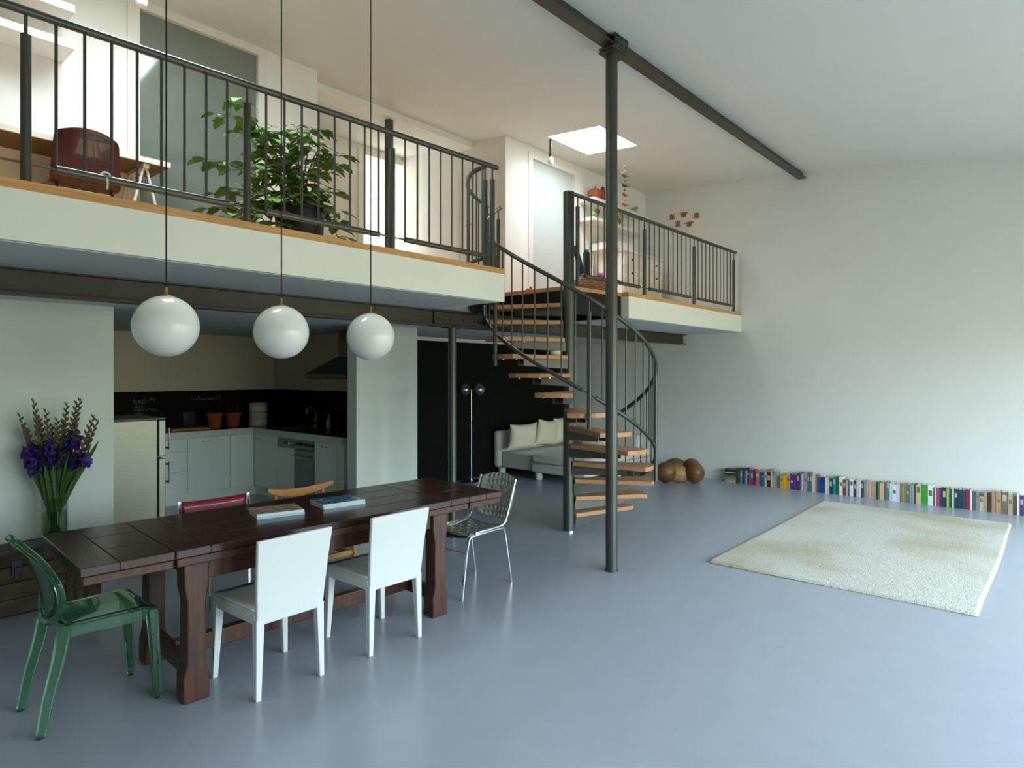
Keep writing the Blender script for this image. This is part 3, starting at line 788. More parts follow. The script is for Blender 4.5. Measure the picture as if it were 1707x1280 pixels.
def bloom(s, c, d, r, rnd):
    """open six-petalled flower: ruffled petals round a cupped throat"""
    d = Vector(d).normalized(); u = d.orthogonal().normalized(); w = d.cross(u); C = Vector(c)
    for k in range(6):
        a = k * pi / 3 + rnd.random() * .35; e = u * cos(a) + w * sin(a); f = w * cos(a) - u * sin(a); rr = r * (.85 + .3 * rnd.random())
        rows = []
        for (q, hw, h) in ((.08, .10, -.55), (.4, .30, -.1), (.75, .46, .22), (1.02, .40, .30), (1.2, .12, .20)):
            z = h + .10 * (rnd.random() - .5)
            rows.append([s.bm.verts.new(C + e * rr * q + f * rr * hw * sg + d * rr * (z + (.10 if sg else 0))) for sg in (-1, 0, 1)])
        for A, B in zip(rows[:-1], rows[1:]):
            s.bm.faces.new((A[0], A[1], B[1], B[0])); s.bm.faces.new((A[1], A[2], B[2], B[1]))
# (lean right in metres at top, lean towards camera, height, flower span start, label)
GLAD = [(-.30, -.02, .90, .56, 'gladiolus leaning furthest left in the vase, olive budded tip'),
        (-.225, -.06, 1.00, .57, 'gladiolus second from left in the vase, tall pale green tip'),
        (-.20, .03, .80, .55, 'short gladiolus at the left of the vase with open violet blooms low down'),
        (-.14, -.07, .93, .56, 'gladiolus left of centre with a large cluster of violet blooms'),
        (-.09, .04, .88, .6, 'reddish budded gladiolus behind the left violet cluster'),
        (-.03, -.05, .86, .6, 'thin gladiolus at the centre of the vase with few buds'),
        (.02, .05, .82, .58, 'short dark gladiolus behind the centre of the bouquet'),
        (.06, -.04, .97, .6, 'gladiolus right of centre with a tall curved olive tip'),
        (.10, .04, .84, .58, 'gladiolus with deep purple blooms behind the right half of the bouquet'),
        (.17, -.04, 1.0, .62, 'red tipped tall gladiolus on the right of the vase'),
        (.205, .03, .98, .6, 'gladiolus with violet blooms just right of the tall red tip'),
        (.27, -.05, .88, .58, 'gladiolus leaning right with pale green forked tip'),
        (.335, -.02, .85, .56, 'gladiolus leaning furthest right towards the fridge')]
rnd = random.Random(5)
for i, (lx, ly, hh, fs, lb) in enumerate(GLAD):
    t = thing('gladiolus', lb, 'flower', (VX, VY, VZ), 0, 'gladioli in the glass vase')
    ux, uy = RT; base = Vector((-ux * lx * .12 + .02 * cos(i * 2.4), -uy * lx * .12 + .02 * sin(i * 2.4), .012))
    tip = Vector((ux * lx - FW[0] * 0 + ly * -.5, uy * lx * .5 + min(ly, .02), hh))
    cv = [base + (tip - base) * f + Vector((ux * lx, uy * lx * .4, 0)) * .10 * (f - f * f) for f in [k / 10 for k in range(11)]]
    s = MB(); s.tube(cv, [.007 - .0045 * k / 10 for k in range(11)], 7); part(s, 'stem', LEAFD, t)
    s = MB()
    for k in range(6):
        a = rnd.random() * 2 * pi
        blade(s, cv[1 + k // 2], (tip - base).normalized() + Vector((cos(a) * .12, sin(a) * .07, 0)), .33 + .2 * rnd.random(), .012 + .005 * rnd.random(), (rnd.random() - .5) * .18)
    part(s, 'foliage', LEAFD, t)
    sb = MB(); nb = 15
    for k in range(nb):
        f = fs + .06 + (1 - fs - .06) * k / nb; j = min(9, int(f * 10)); p = cv[j].lerp(cv[j + 1], f * 10 - j)
        sd = 1 if k % 2 else -1
        d = Vector((ux * sd * .6, uy * sd * .6 - .35, .9)) if k > 3 else Vector((ux * sd + rnd.random() * .4 - .2, uy * sd * .5 - .7, .25))
        if k < (4 if i in (0, 3, 8, 10) else 3 if i in (2, 12) else 1): s = MB(); bloom(s, p + d.normalized() * .022, d, .046 + .014 * rnd.random(), rnd); part(s, 'bloom', PETAL, t)
        else:
            r = .0135 * (1.25 - .8 * k / nb); e = p + d.normalized() * (.066 - .034 * k / nb)
            sb.tube([p, p.lerp(e, .5), e], [r * .7, r, .0015], 6)
    part(sb, 'bud_spike', BUD, t)

# ------------------------------------------------------------------ kitchen
KY, KX = 8.2, 4.15
def unit(name, label, loc, rz, w, fronts, group, kick=.13, h=.812, d=.58, m=LACQ, ext=0):
    """front faces -Y locally; fronts: list of (x0, x1, z0, z1, kind)"""
    t = thing(name, label, 'cabinet', loc, rz, group)
    s = MB(); s.box((0, .022, kick), (w, d, h)); part(s, 'carcass', m, t, smooth=False)
    s = MB(); s.box((-.065 if 'corner' in label and rz else 0, .06, 0), (w + ext, .075, kick - .004)); part(s, 'plinth', LACQ, t, smooth=False)
    for (x0, x1, z0, z1, kd) in fronts:
        s = MB(); s.box((x0 + .002, 0, z0 + .002), (x1 - .002, .02, z1 - .002)); f = part(s, 'drawer_front' if kd == 'd' else 'door', m, t, smooth=False, bevel=.002)
        if kd != 'p':
            s = MB(); xm = x0 + min(.22, (x1 - x0) / 2); s.tube([(xm - .05, 0, z1 - .05), (xm - .05, -.02, z1 - .05), (xm + .05, -.02, z1 - .05), (xm + .05, 0, z1 - .05)], .005, 6)
            part(s, 'handle', ALU, f)
    return t
g = 'white kitchen base units'
unit('base_cabinet', 'white drawer cabinet with three drawers beside the steel fridge', (2.72, KY, 0), 0, .58, [(0, .58, .66, .812, 'd'), (0, .58, .41, .66, 'd'), (0, .58, .13, .41, 'd')], g)
unit('base_cabinet', 'wide white cabinet with one big door in the middle of the rear kitchen run', (3.30, KY, 0), 0, .53, [(0, .53, .13, .812, 'h')], g)
unit('base_cabinet', 'plain white corner cabinet front at the right of the rear kitchen run', (3.83, KY, 0), 0, .32, [(0, .32, .13, .812, 'p')], g, ext=.075)
unit('base_cabinet', 'narrow white cabinet door on the side run next to the kitchen corner', (KX, 8.2, 0), radians(-90), .62, [(0, .30, .13, .812, 'h'), (.30, .62, .13, .812, 'p')], g)
unit('base_cabinet', 'white cabinet door on the side run right of the oven', (KX, 6.72, 0), radians(-90), .46, [(0, .46, .13, .812, 'h')], g)
t = thing('base_cabinet_end_panel', 'white end panel closing the side run by the pier', 'panel', (KX, 6.26, 0), radians(-90))
s = MB(); s.box((0, 0, 0), (.14, .04, .812)); s.box((.10, .04, 0), (.14, .55, .812)); part(s, 'panel', LACQ, t, smooth=False, bevel=.004)
t = thing('dishwasher', 'white dishwasher with steel control strip left of the oven', 'dishwasher', (KX, 7.575, 0), radians(-90))
s = MB(); s.box((0, .022, .13), (.40, .56, .812)); part(s, 'body', LACQ, t, smooth=False)
s = MB(); s.box((.003, 0, .135), (.397, .02, .69)); part(s, 'door', LACQ, t, smooth=False, bevel=.002)
s = MB(); s.box((.003, -.002, .695), (.397, .02, .81)); cp = part(s, 'control_strip', INOX, t, smooth=False, bevel=.002)
s = MB(); s.box((.15, -.006, .73), (.23, -.001, .775)); part(s, 'display', BLKPL, cp, smooth=False)
s = MB(); s.cyl((.30, -.002, .75), (.30, -.016, .75), .018, seg=14); part(s, 'knob', CHROME, cp)
s = MB(); s.box((0, .06, 0), (.40, .075, .126)); part(s, 'plinth', LACQ, t, smooth=False)
t = thing('oven', 'built in oven with dark glass door and row of black knobs', 'oven', (KX, 7.17, 0), radians(-90))
s = MB(); s.box((0, .022, .13), (.45, .56, .812)); part(s, 'body', INOX, t, smooth=False)
s = MB(); s.box((.003, 0, .70), (.447, .02, .81)); cp = part(s, 'control_panel', INOX, t, smooth=False, bevel=.002)
for x in (.06, .11, .16, .26, .31, .36, .41):
    s = MB(); s.cyl((x, 0, .755), (x, -.022, .755), .016, seg=12); part(s, 'knob', BLKPL, cp)
s = MB(); s.box((.003, -.004, .24), (.447, .02, .685)); dr = part(s, 'oven_door', INOX, t, smooth=False, bevel=.003)
s = MB(); s.box((.02, -.008, .26), (.43, -.003, .57)); part(s, 'window', OVENGL, dr, smooth=False)
s = MB(); s.tube([(.05, -.004, .62), (.05, -.045, .62), (.40, -.045, .62), (.40, -.004, .62)], .009, 8); part(s, 'handle', CHROME, dr)
s = MB(); s.box((.003, 0, .13), (.447, .02, .235)); part(s, 'drawer', INOX, t, smooth=False, bevel=.002)
s = MB(); s.box((0, .06, 0), (.45, .075, .126)); part(s, 'plinth', LACQ, t, smooth=False)
t = thing('worktop', 'L shaped kitchen worktop with pale thick edge and dark top', 'worktop', (4.15, 8.2, .815))
s = MB()
pl = [(2.70, 8.17), (4.12, 8.17), (4.12, 6.10), (4.755, 6.10), (4.755, 8.795), (2.70, 8.795)]
s.prism([(x - 4.15, y - 8.2) for x, y in pl], 0, .082); part(s, 'slab', WTOP, t, smooth=False, bevel=.003)
s = MB(); s.prism([(x - 4.15, y - 8.2) for x, y in [(2.70, 8.19), (4.14, 8.19), (4.14, 6.12), (4.745, 6.12), (4.745, 8.785), (2.70, 8.785)]], .082, .0845); part(s, 'dark_surface', WTOPT, t, smooth=False)
WZ = .901
t = thing('hob', 'black glass cooking hob set in the worktop under the hood', 'hob', (4.45, 6.62, WZ))
s = MB(); s.box((-.26, -.30, 0), (.26, .30, .006)); part(s, 'glass', mat('hob_glass', '060607', .06), t, smooth=False)
for x, y in ((-.13, -.15), (.13, -.15), (-.13, .15), (.13, .15)):
    s = MB(); s.tube([(x + .085 * cos(a), y + .085 * sin(a), .0065) for a in [2 * pi * k / 24 for k in range(24)]], .0015, 5, closed=True); part(s, 'zone_ring', mat('zone_grey', '55585A', .4), t)
t = thing('sink', 'dark inset sink in the worktop corner', 'sink', (4.43, 7.55, WZ))
s = MB()
s.loops([[(-.2, -.3, .004), (.2, -.3, .004), (.2, .3, .004), (-.2, .3, .004)], [(-.18, -.28, .004), (.18, -.28, .004), (.18, .28, .004), (-.18, .28, .004)], [(-.16, -.26, .001), (.16, -.26, .001), (.16, .26, .001), (-.16, .26, .001)]], cap0=False)
part(s, 'basin', INOX, t, smooth=False)
t = thing('faucet', 'chrome kitchen faucet standing behind the sink', 'faucet', (4.66, 7.52, WZ))
s = MB(); s.cyl((0, 0, 0), (0, 0, .03), .026); s.tube(catmull([(0, 0, .03), (0, 0, .20), (-.04, 0, .265), (-.10, 0, .26), (-.135, 0, .20), (-.135, 0, .17)], 5), .013, 10); part(s, 'spout', CHROME, t)
s = MB(); s.cyl((0, 0, .09), (0, .06, .11), .008); part(s, 'lever', CHROME, t)
t = thing('soap_bottle', 'small pale soap bottle on the worktop beside the faucet', 'bottle', (4.68, 7.25, WZ))
s = MB(); s.lathe([(.03, 0), (.032, .01), (.032, .10), (.012, .13), (.012, .15)], 14); part(s, 'bottle', CREAM, t)
s = MB(); s.tube([(0, 0, .15), (0, 0, .18), (-.04, 0, .18)], .006, 6); part(s, 'pump', CHROME, t)
t = thing('pepper_mill', 'small grey pepper mill on the worktop by the hob near the pier', 'mill', (4.66, 6.33, WZ))
s = MB(); s.lathe([(.028, 0), (.03, .01), (.018, .05), (.025, .10), (.02, .115)], 14); part(s, 'body', INOX, t)
s = MB(); s.lathe([(.02, .117), (.024, .13), (.015, .155), (.004, .16)], 14); part(s, 'cap', BLKPL, t)
t = thing('canister', 'cream enamel canister of stacked tiers at the worktop corner', 'canister', (4.33, 8.43, WZ))
for i in range(3):
    s = MB(); s.lathe([(.01, .095 * i), (.115, .095 * i), (.118, .095 * i + .006), (.118, .095 * i + .085), (.113, .095 * i + .09), (.01, .095 * i + .09)], 28); part(s, 'tier', CREAM, t)
s = MB(); s.lathe([(.115, .284), (.12, .29), (.12, .305), (.08, .315), (.004, .318)], 28); part(s, 'lid', CREAM, t)
for i, (x, lb) in enumerate(((3.77, 'left terracotta pot with a small green plant on the worktop'), (4.02, 'right terracotta pot with a spiky green plant beside the cream canister'))):
    t = thing('potted_herb', lb, 'plant', (x, 8.52, WZ), 0, 'terracotta pots in the kitchen')
    s = MB(); s.lathe([(.01, 0), (.072, 0), (.098, .15), (.108, .152), (.110, .19), (.100, .19), (.095, .165), (.01, .165)], 24); part(s, 'pot', TERRA, t)
    s = MB(); rr = random.Random(i)
    for k in range(22):
        a = rr.random() * 6.28; blade(s, (.05 * cos(a) * rr.random(), .05 * sin(a) * rr.random(), .16), (cos(a) * .5, sin(a) * .5, .9), .07 + .10 * rr.random() * i, .006, .3 * (rr.random() - .5), 4)
    part(s, 'foliage', mat('herb_green', '1C2E14', .6), t)
t = thing('chopping_board', 'brown wooden chopping board lying on the rear worktop', 'board', (3.38, 8.45, WZ), radians(4))
s = MB(); s.box((-.24, -.15, 0), (.24, .15, .022)); part(s, 'board', CHAIRW, t, smooth=False, bevel=.006)
s = MB(); s.box((-.22, -.13, .022), (.22, .13, .024)); part(s, 'top_face', CHAIRW, t, smooth=False)
# chalkboard splashback with handwriting
t = thing('chalkboard_splashback', 'black chalkboard band with chalk handwriting round the kitchen walls', 'splashback', (3.3, 8.79, .9))
s = MB(); s.box((1.0 - 3.3, -.0, .003), (4.755 - 3.3, .008, .487)); part(s, 'board', CHALKB, t, smooth=False)
t2 = thing('side_splashback', 'black splashback band on the kitchen side wall under the hood', 'splashback', (4.752, 7.3, .902))
s = MB(); s.box((-.003, 5.80 - 7.3, .0), (.005, 8.788 - 7.3, .485)); part(s, 'board', CHALKB, t2, smooth=False)
def scribble(s, x, z, L, hgt, rr, r=.0035):
    pts = []; n = int(L / (hgt * .22))
    for i in range(n):
        up = hgt * (.25 + .75 * (rr.random() ** 2.5)) * (1 if i % 2 else 0) - (hgt * .5 if rr.random() < .08 else 0)
        pts.append((x + L * i / n + .3 * hgt * rr.random(), -.003, z + up))
    if len(pts) > 2: s.tube(catmull(pts, 2), r, 4)
rr = random.Random(3)
for (u, v, L, hg) in ((221, 667, .27, .05), (221, 672, .15, .04), (221, 677.5, .13, .04), (221, 682.5, .29, .045), (224, 689, .10, .04), (240, 694.5, .14, .05), (317, 665, .30, .06), (349, 663.5, .16, .085)):
    q = atY(u, v, 8.79); s = MB(); scribble(s, q.x - 3.3, q.z - .9 - hg * .3, L, hg, rr); part(s, 'chalk_writing', CHALK, t)
for u in (310, 320):
    q = atY(u, 698.5, 8.79); s = MB(); s.box((q.x - 3.3 - .04, -.011, q.z - .9 - .1), (q.x - 3.3 + .04, -.0005, q.z - .9 + .1)); o = part(s, 'socket', BLKPL, t, smooth=False, bevel=.003)
    for z in (-.075, .065):
        for dx in (-.02, .02):
            s = MB(); s.cyl((q.x - 3.3 + dx, -.0125, q.z - .9 + z), (q.x - 3.3 + dx, -.009, q.z - .9 + z), .004, seg=6); part(s, 'pin', CHROME, o)
# hood
t = thing('cooker_hood', 'steel chimney cooker hood on the kitchen side wall', 'hood', (4.45, 6.62, 1.55))
s = MB()
s.loops([[(-.22, -.42, .06), (.305, -.42, .06), (.305, .45, .06), (-.22, .45, .06)], [(.03, -.13, .27), (.305, -.13, .27), (.305, .13, .27), (.03, .13, .27)]]); part(s, 'canopy', INOX, t, smooth=False)
s = MB(); s.box((-.22, -.42, .01), (.305, .45, .06)); part(s, 'rim', INOX, t, smooth=False, bevel=.002)
s = MB(); s.box((.04, -.12, .27), (.305, .12, .588)); part(s, 'chimney', INOX, t, smooth=False)
s = MB(); s.box((-.20, -.40, 0), (.29, .43, .01)); part(s, 'filter', BLKPL, t, smooth=False)
# fridge, doors towards +X, its side towards the room
t = thing('fridge', 'steel fridge freezer with two long handles at the kitchen opening', 'fridge', (1.66, 6.2, 0))
s = MB(); s.box((0, 0, .03), (.575, .60, 1.20)); part(s, 'cabinet', INOX, t, smooth=False, bevel=.006)
s = MB(); s.box((-.005, -.005, 1.20), (.64, .605, 1.215)); part(s, 'top', mat('fridge_top', '5A5A54', .5), t, smooth=False)
for (z0, z1) in ((.03, .845), (.865, 1.195)):
    s = MB(); s.box((.585, .002, z0), (.645, .598, z1)); d = part(s, 'door', INOX, t, smooth=False, bevel=.006)
    h0, h1 = (z1 - .24, z1 - .04) if z0 < .5 else (z0 + .05, z0 + .25)
    s = MB(); s.cyl((.69, .05, h0), (.69, .05, h1), .008, seg=10); h = part(s, 'handle', CHROME, d)
    for z in (h0 + .02, h1 - .02):
        s = MB(); s.cyl((.645, .05, z), (.69, .05, z), .009, seg=8); part(s, 'handle_mount', BLKPL, h)
for x in (.05, .52):
    for y in (.05, .55):
        s = MB(); s.cyl((x, y, 0), (x, y, .03), .02, seg=10); part(s, 'foot', BLKPL, t)

# ------------------------------------------------------------------ lounge
t = thing('sofa', 'large grey linen sofa bed against the black wall behind the spiral stair', 'sofa', (8.45, 6.0, 0))
L = (8.45, 6.0, 0)
def soft(s, a, b, r=.03, puff=.0):
    s.box(a, b); return s
s = MB(); s.box((7.54, 6.16, .12), (9.36, 6.795, .375)); part(s, 'rear_seat', SOFAF, t, off=L, bevel=.03, bseg=4)
s = MB(); s.box((7.49, 5.16, .12), (9.36, 6.14, .255)); part(s, 'front_base', SOFAF, t, off=L, bevel=.02, bseg=3)
s = MB(); s.box((7.485, 5.155, .258), (9.365, 6.14, .385)); part(s, 'front_seat_cushion', SOFAF, t, off=L, bevel=.04, bseg=4)
s = MB(); s.box((7.47, 6.80, .12), (9.36, 6.925, .70)); part(s, 'backrest', SOFAF, t, off=L, bevel=.05, bseg=4)
s = MB(); s.box((9.21, 5.30, .387), (9.39, 6.74, .60)); part(s, 'armrest', SOFAF, t, off=L, bevel=.05, bseg=4)
for x, y in ((7.56, 6.80), (7.56, 6.05), (7.56, 5.22), (9.30, 5.22), (9.30, 6.80), (8.45, 5.22)):
    s = MB(); s.lathe([(.04, .001), (.055, .02), (.058, .118), (.01, .118)], 16, c=(x - L[0], y - L[1], 0)); part(s, 'leg', PLASTICW, t)
def cushion(label, c, rz, w, h, th, lean, seed):
    t = tag(None, 0, 0) if False else None
    rr = random.Random(seed); s = MB(); fs = []
    M = Matrix.Rotation(rz, 4, 'Z') @ Matrix.Rotation(-lean, 4, 'X') @ Matrix.Rotation(radians((seed % 3 - 1) * 5), 4, 'Y')
    ph = [rr.random() * 6 for _ in range(4)]
    for side in (1, -1):
        def f(u, v):
            x, z = (2 * u - 1), (2 * v - 1)
            e = (1 - abs(x) ** 2.6) * (1 - abs(z) ** 2.6)
            pin = 1 - .13 * (1 - abs(x) ** 2) * abs(z) ** 5; pin2 = 1 - .10 * (1 - abs(z) ** 2) * abs(x) ** 5
            y = side * th * (max(e, 0) ** .55) + .006 * sin(7 * x + ph[0]) * sin(5 * z + ph[1]) * e
            return M @ Vector((x * w / 2 * pin2, y, z * h / 2 * pin + h / 2))
        s.grid(f, 16, 16)
    bmesh.ops.remove_doubles(s.bm, verts=s.bm.verts, dist=.002)
    o = part(s, 'cushion', CUSHF, angle=80); o.location = c
    return tag(o, label, 'cushion', 'cream cushions on the sofa')
cushion('left cream cushion of the row leaning on the sofa back', (7.77, 6.585, .41), radians(-4), .62, .42, .10, radians(-9), 1)
cushion('second cream cushion from the left, overlapping the left one on the sofa', (8.37, 6.585, .41), radians(3), .60, .45, .10, radians(-9), 2)
cushion('third cream cushion from the left, set higher and half behind the stair pole', (8.88, 6.58, .415), radians(-3), .58, .48, .10, radians(-9), 3)
cushion('fourth cream cushion on the sofa seen between the lower stair treads', (9.02, 6.02, .40), radians(-80), .46, .34, .08, radians(-22), 4)
t = thing('floor_lamp', 'slim chrome floor lamp with two mirrored globes before the black wall', 'lamp', (6.76, 6.70, 0))
s = MB(); s.lathe([(.01, .001), (.17, .001), (.172, .010), (.165, .018), (.02, .022), (.016, .04)], 36); part(s, 'base', CHROME, t)
s = MB(); s.cyl((0, 0, .03), (0, 0, 1.37), .0105, seg=12); part(s, 'pole', CHROME, t)
s = MB(); s.cyl((-.10 * RT[0], -.10 * RT[1], 1.37), (.10 * RT[0], .10 * RT[1], 1.37), .008, seg=8); part(s, 'arm', CHROME, t)
for sg in (-1, 1):
    s = MB(); s.sphere((sg * .108 * RT[0], sg * .108 * RT[1], 1.375), .096, 24, 16); part(s, 'globe', SMOKE, t)

t = thing('lobed_stool', 'brown lobed leather sculpture seat on the floor by the right wall', 'seat', (8.74, 4.33, 0), atan2(RT[1], RT[0]))
s = MB(); s.sphere((-.20, .0, .155), .155, 28, 18, sc=(.98, 1.05, 1)); part(s, 'lobe', SCULPT, t)
s = MB(); s.sphere((.21, -.03, .155), .155, 28, 18, sc=(.93, 1.15, 1.0)); part(s, 'lobe', SCULPT, t)
s = MB(); s.sphere((.205, .10, .215), .13, 28, 18, sc=(1, 1.1, 1)); part(s, 'lobe', SCULPT, t)
s = MB(); s.sphere((-.02, .16, .225), .115, 28, 18, sc=(1.5, 1, 1.0)); part(s, 'lobe', SCULPT, t)
s = MB(); s.sphere((.0, .03, .128), .127, 28, 18, sc=(1.55, 1.0, 1.0)); part(s, 'pale_middle', SCULPTL, t)

# ------------------------------------------------------------------ rug
t = thing('rug', 'large cream wool rug lying on the grey floor in front of the books', 'rug', (6.905, 1.375, 0))
s = MB(); rr = random.Random(9)
def rug(u, v):
    wob = .007 * sin(6 * v + 2 * u) ; wob2 = .007 * sin(7 * u + 1.3)
    x = (u - .5) * 3.38 + wob * (abs(u - .5) * 2) ** 4; y = (v - .5) * 1.87 + wob2 * (abs(v - .5) * 2) ** 4
    ed = min(u, 1 - u) * 3.38; ed2 = min(v, 1 - v) * 1.87; e = min(1, min(ed, ed2) / .014)
    return (x, y, .004 + .020 * sqrt(max(0, e)) + (.005 * (rr.random() - .5)))
s.grid(rug, 240, 134); part(s, 'pile', RUGM, t, angle=180)
s = MB(); s.box((-1.685, -.93, 0), (1.685, .93, .006)); part(s, 'backing', mat('rug_backing', 'A09A86', .9), t, smooth=False)

# ------------------------------------------------------------------ books along the right wall
CN = {}
def B_(*a): return a
# (left px, right px, colour hex, colour words, height m)
Z4 = lambda x: 1190 + x / 6.322
Z5 = lambda x: 1440 + x / 6.393
BK = [(Z4(a), Z4(b), c, n, h) for a, b, c, n, h in [
 (238, 270, '5A4030', 'dark brown', .225), (275, 300, '3A86B4', 'light blue', .205), (301, 324, '2A2E3E', 'dark navy', .225), (325, 339, '7A6A80', 'mauve grey', .20),
 (340, 350, 'B8B8B8', 'pale grey', .21), (351, 374, '3A3A40', 'charcoal', .24), (375, 386, '8A8E94', 'mid grey', .24), (388, 415, '9A3A44', 'maroon red', .225),
 (416, 439, '2A3E78', 'royal blue', .21), (440, 479, 'C86A48', 'orange red', .23), (481, 505, '1E5A8C', 'deep blue', .20), (506, 531, '24638E', 'petrol blue', .20),
 (534, 556, 'CFC2A8', 'cream', .21), (557, 599, '4A2E22', 'chocolate brown', .21), (600, 612, 'D8D8D4', 'white', .225), (613, 636, 'D0A070', 'tan orange', .25),
 (637, 666, '8C9A8A', 'sage grey', .23), (669, 699, '55606E', 'slate', .165), (700, 729, 'D0A030', 'mustard', .17), (730, 764, 'E4AC1E', 'bright yellow', .185),
 (766, 803, 'C89A40', 'yellow black', .21), (805, 838, '3A3E92', 'violet blue', .215), (840, 874, '6E2A70', 'magenta purple', .215), (876, 899, '2E4A3E', 'bottle green', .235),
 (900, 919, '5A3E80', 'purple', .24), (921, 944, 'B8BCC0', 'silver grey', .23), (946, 984, 'A89498', 'dusty pink', .26), (986, 1009, '6A625A', 'taupe', .26),
 (1010, 1034, '2E7A84', 'teal', .23), (1036, 1069, 'CCC6B4', 'ivory', .235), (1071, 1090, 'A8663A', 'copper brown', .24), (1093, 1124, '1E4E94', 'cobalt blue', .205),
 (1125, 1168, '1E3E78', 'ink blue', .215), (1171, 1194, 'D8D8CC', 'off white', .21), (1195, 1216, 'CFC9B8', 'bone', .205), (1217, 1249, '2E3452', 'midnight blue', .21),
 (1251, 1284, '00889A', 'turquoise', .225), (1286, 1319, '2E5E36', 'forest green', .245), (1321, 1357, 'E2E4E2', 'bright white', .24), (1359, 1391, '9E3A2C', 'brick red', .21),
 (1393, 1411, '98BCD0', 'sky blue', .205), (1412, 1428, '7A5A4A', 'coffee brown', .205), (1431, 1469, 'E4E6E6', 'chalk white', .225), (1471, 1499, '3A3C40', 'graphite', .21),
 (1501, 1524, 'C8CCD0', 'misty grey', .22), (1526, 1549, 'DCDEE0', 'snow white', .215), (1551, 1578, '4A484E', 'dark grey', .215), (1580, 1604, '9A8A8C', 'rose grey', .215),
 (1605, 1629, 'B0A8AC', 'lilac grey', .225), (1631, 1659, 'C8AC8C', 'sand', .215), (1660, 1689, 'B89A7E', 'camel', .215)]]
BK += [(Z5(a), Z5(b), c, n, h) for a, b, c, n, h in [
 (110, 126, 'C49A80', 'peach tan', .215), (127, 149, '2E3E34', 'blackish green', .22), (150, 169, '5A8060', 'moss green', .22), (170, 190, 'CEBE9C', 'wheat', .21),
 (191, 214, 'CDBB90', 'straw', .215), (215, 240, 'A0503A', 'rust', .225), (241, 272, '14929E', 'aqua teal', .24), (275, 299, 'E0D4D4', 'pinkish white', .22),
 (301, 349, 'E2E6E8', 'ice white', .21), (350, 383, 'C8D4E0', 'white blue', .225), (386, 409, '8C8470', 'stone', .23), (411, 432, 'A09858', 'olive', .235),
 (433, 455, '8E8650', 'dull olive', .235), (456, 484, '7A6E5E', 'mud brown', .225), (486, 509, '8A98A8', 'blue grey', .225), (511, 534, '9A9C9C', 'ash grey', .23),
 (536, 554, '4E4C44', 'dark olive', .245), (556, 609, 'CBB98A', 'cream pictured', .235), (611, 678, '3C9A34', 'vivid green', .245), (681, 738, 'E0E8E4', 'broad white', .25),
 (741, 753, '5E5A5A', 'iron grey', .215), (755, 774, 'CFCFD2', 'light grey', .22), (776, 809, 'C23A54', 'raspberry', .22), (811, 833, '34406A', 'dusk blue', .225),
 (835, 879, '1E3A46', 'dark petrol', .235), (881, 908, 'A8BC4A', 'lime', .235), (910, 937, '1F5A44', 'pine green', .225), (940, 960, 'D8DEDC', 'narrow white', .23),
 (962, 1003, '22404A', 'dark teal', .23), (1004, 1043, '26464E', 'deep teal', .23), (1045, 1084, '3A4A5A', 'steel blue', .225), (1086, 1129, '8C2A3C', 'wine red', .24),
 (1131, 1155, 'DDE0E2', 'clean white', .235), (1157, 1189, '5A6064', 'dark slate', .225), (1191, 1228, '868884', 'concrete grey', .23), (1230, 1276, 'B8BCAC', 'pale stone', .17),
 (1278, 1315, 'B09468', 'biscuit', .22), (1317, 1358, '4A382C', 'umber', .23), (1360, 1403, '9C8A70', 'khaki', .235), (1405, 1465, 'B88A66', 'broad caramel', .255),
 (1467, 1533, '6E6660', 'thick greyish', .25), (1536, 1589, 'B5A27E', 'beige', .245), (1591, 1628, '5E4836', 'walnut brown', .215), (1631, 1659, 'DADADC', 'slim white', .245),
 (1661, 1706, '503A68', 'plum purple', .23)]]
XSP = 9.255
rr = random.Random(21)
def book(label, cat, loc, rot, th, dp, h, colr, group, lying=False):
    """spine towards -X, thickness along Y, standing on z = 0"""
    t = thing('book', label, cat, loc, 0, group); t.rotation_euler = rot
    m = mat('cover_' + colr, colr, .45, var=.07, scale=30)
    s = MB(); c = .002
    s.box((0, -th / 2, 0), (dp, -th / 2 + c, h)); s.box((0, th / 2 - c, 0), (dp, th / 2, h)); s.box((0, -th / 2 + c, 0), (c, th / 2 - c, h))
    part(s, 'cover', m, t, smooth=False)
    s = MB(); s.box((c, -th / 2 + c, .004), (dp - .004, th / 2 - c, h - .004)); part(s, 'pages', PAPER, t, smooth=False)
    if th > .026 and not lying and rr.random() < .5:
        lum = sum(int(colr[i:i + 2], 16) for i in (0, 2, 4))
        s = MB(); z0 = h * (.45 + .2 * rr.random()); s.box((-.0008, -th * .33, z0), (.001, th * .33, z0 + h * (.12 + .2 * rr.random())))
        part(s, 'spine_title', plain('B8B09A' if lum < 380 else '7A6A5C'), t, smooth=False)
    return t
g = 'books standing along the right wall'
for i, (ua, ub, colr, nm, h) in enumerate(BK):
    ya, yb = atX(ua, 800, XSP).y, atX(ub, 800, XSP).y
    th = max(.008, abs(ya - yb) - .0012); dp = min(.145, .115 + .03 * rr.random())
    pv = BK[i - 1][3] + ' one' if i else 'stack of lying books'
    nx = BK[i + 1][3] + ' one' if i < len(BK) - 1 else 'edge of the photo'
    art = 'an' if nm[0] in 'aeiou' else 'a'
    book('%s book between the %s and the %s on floor' % (nm, pv, nx), 'book', (XSP, (ya + yb) / 2, 0), (0, 0, 0), th, dp, h * 1.0, colr, g)
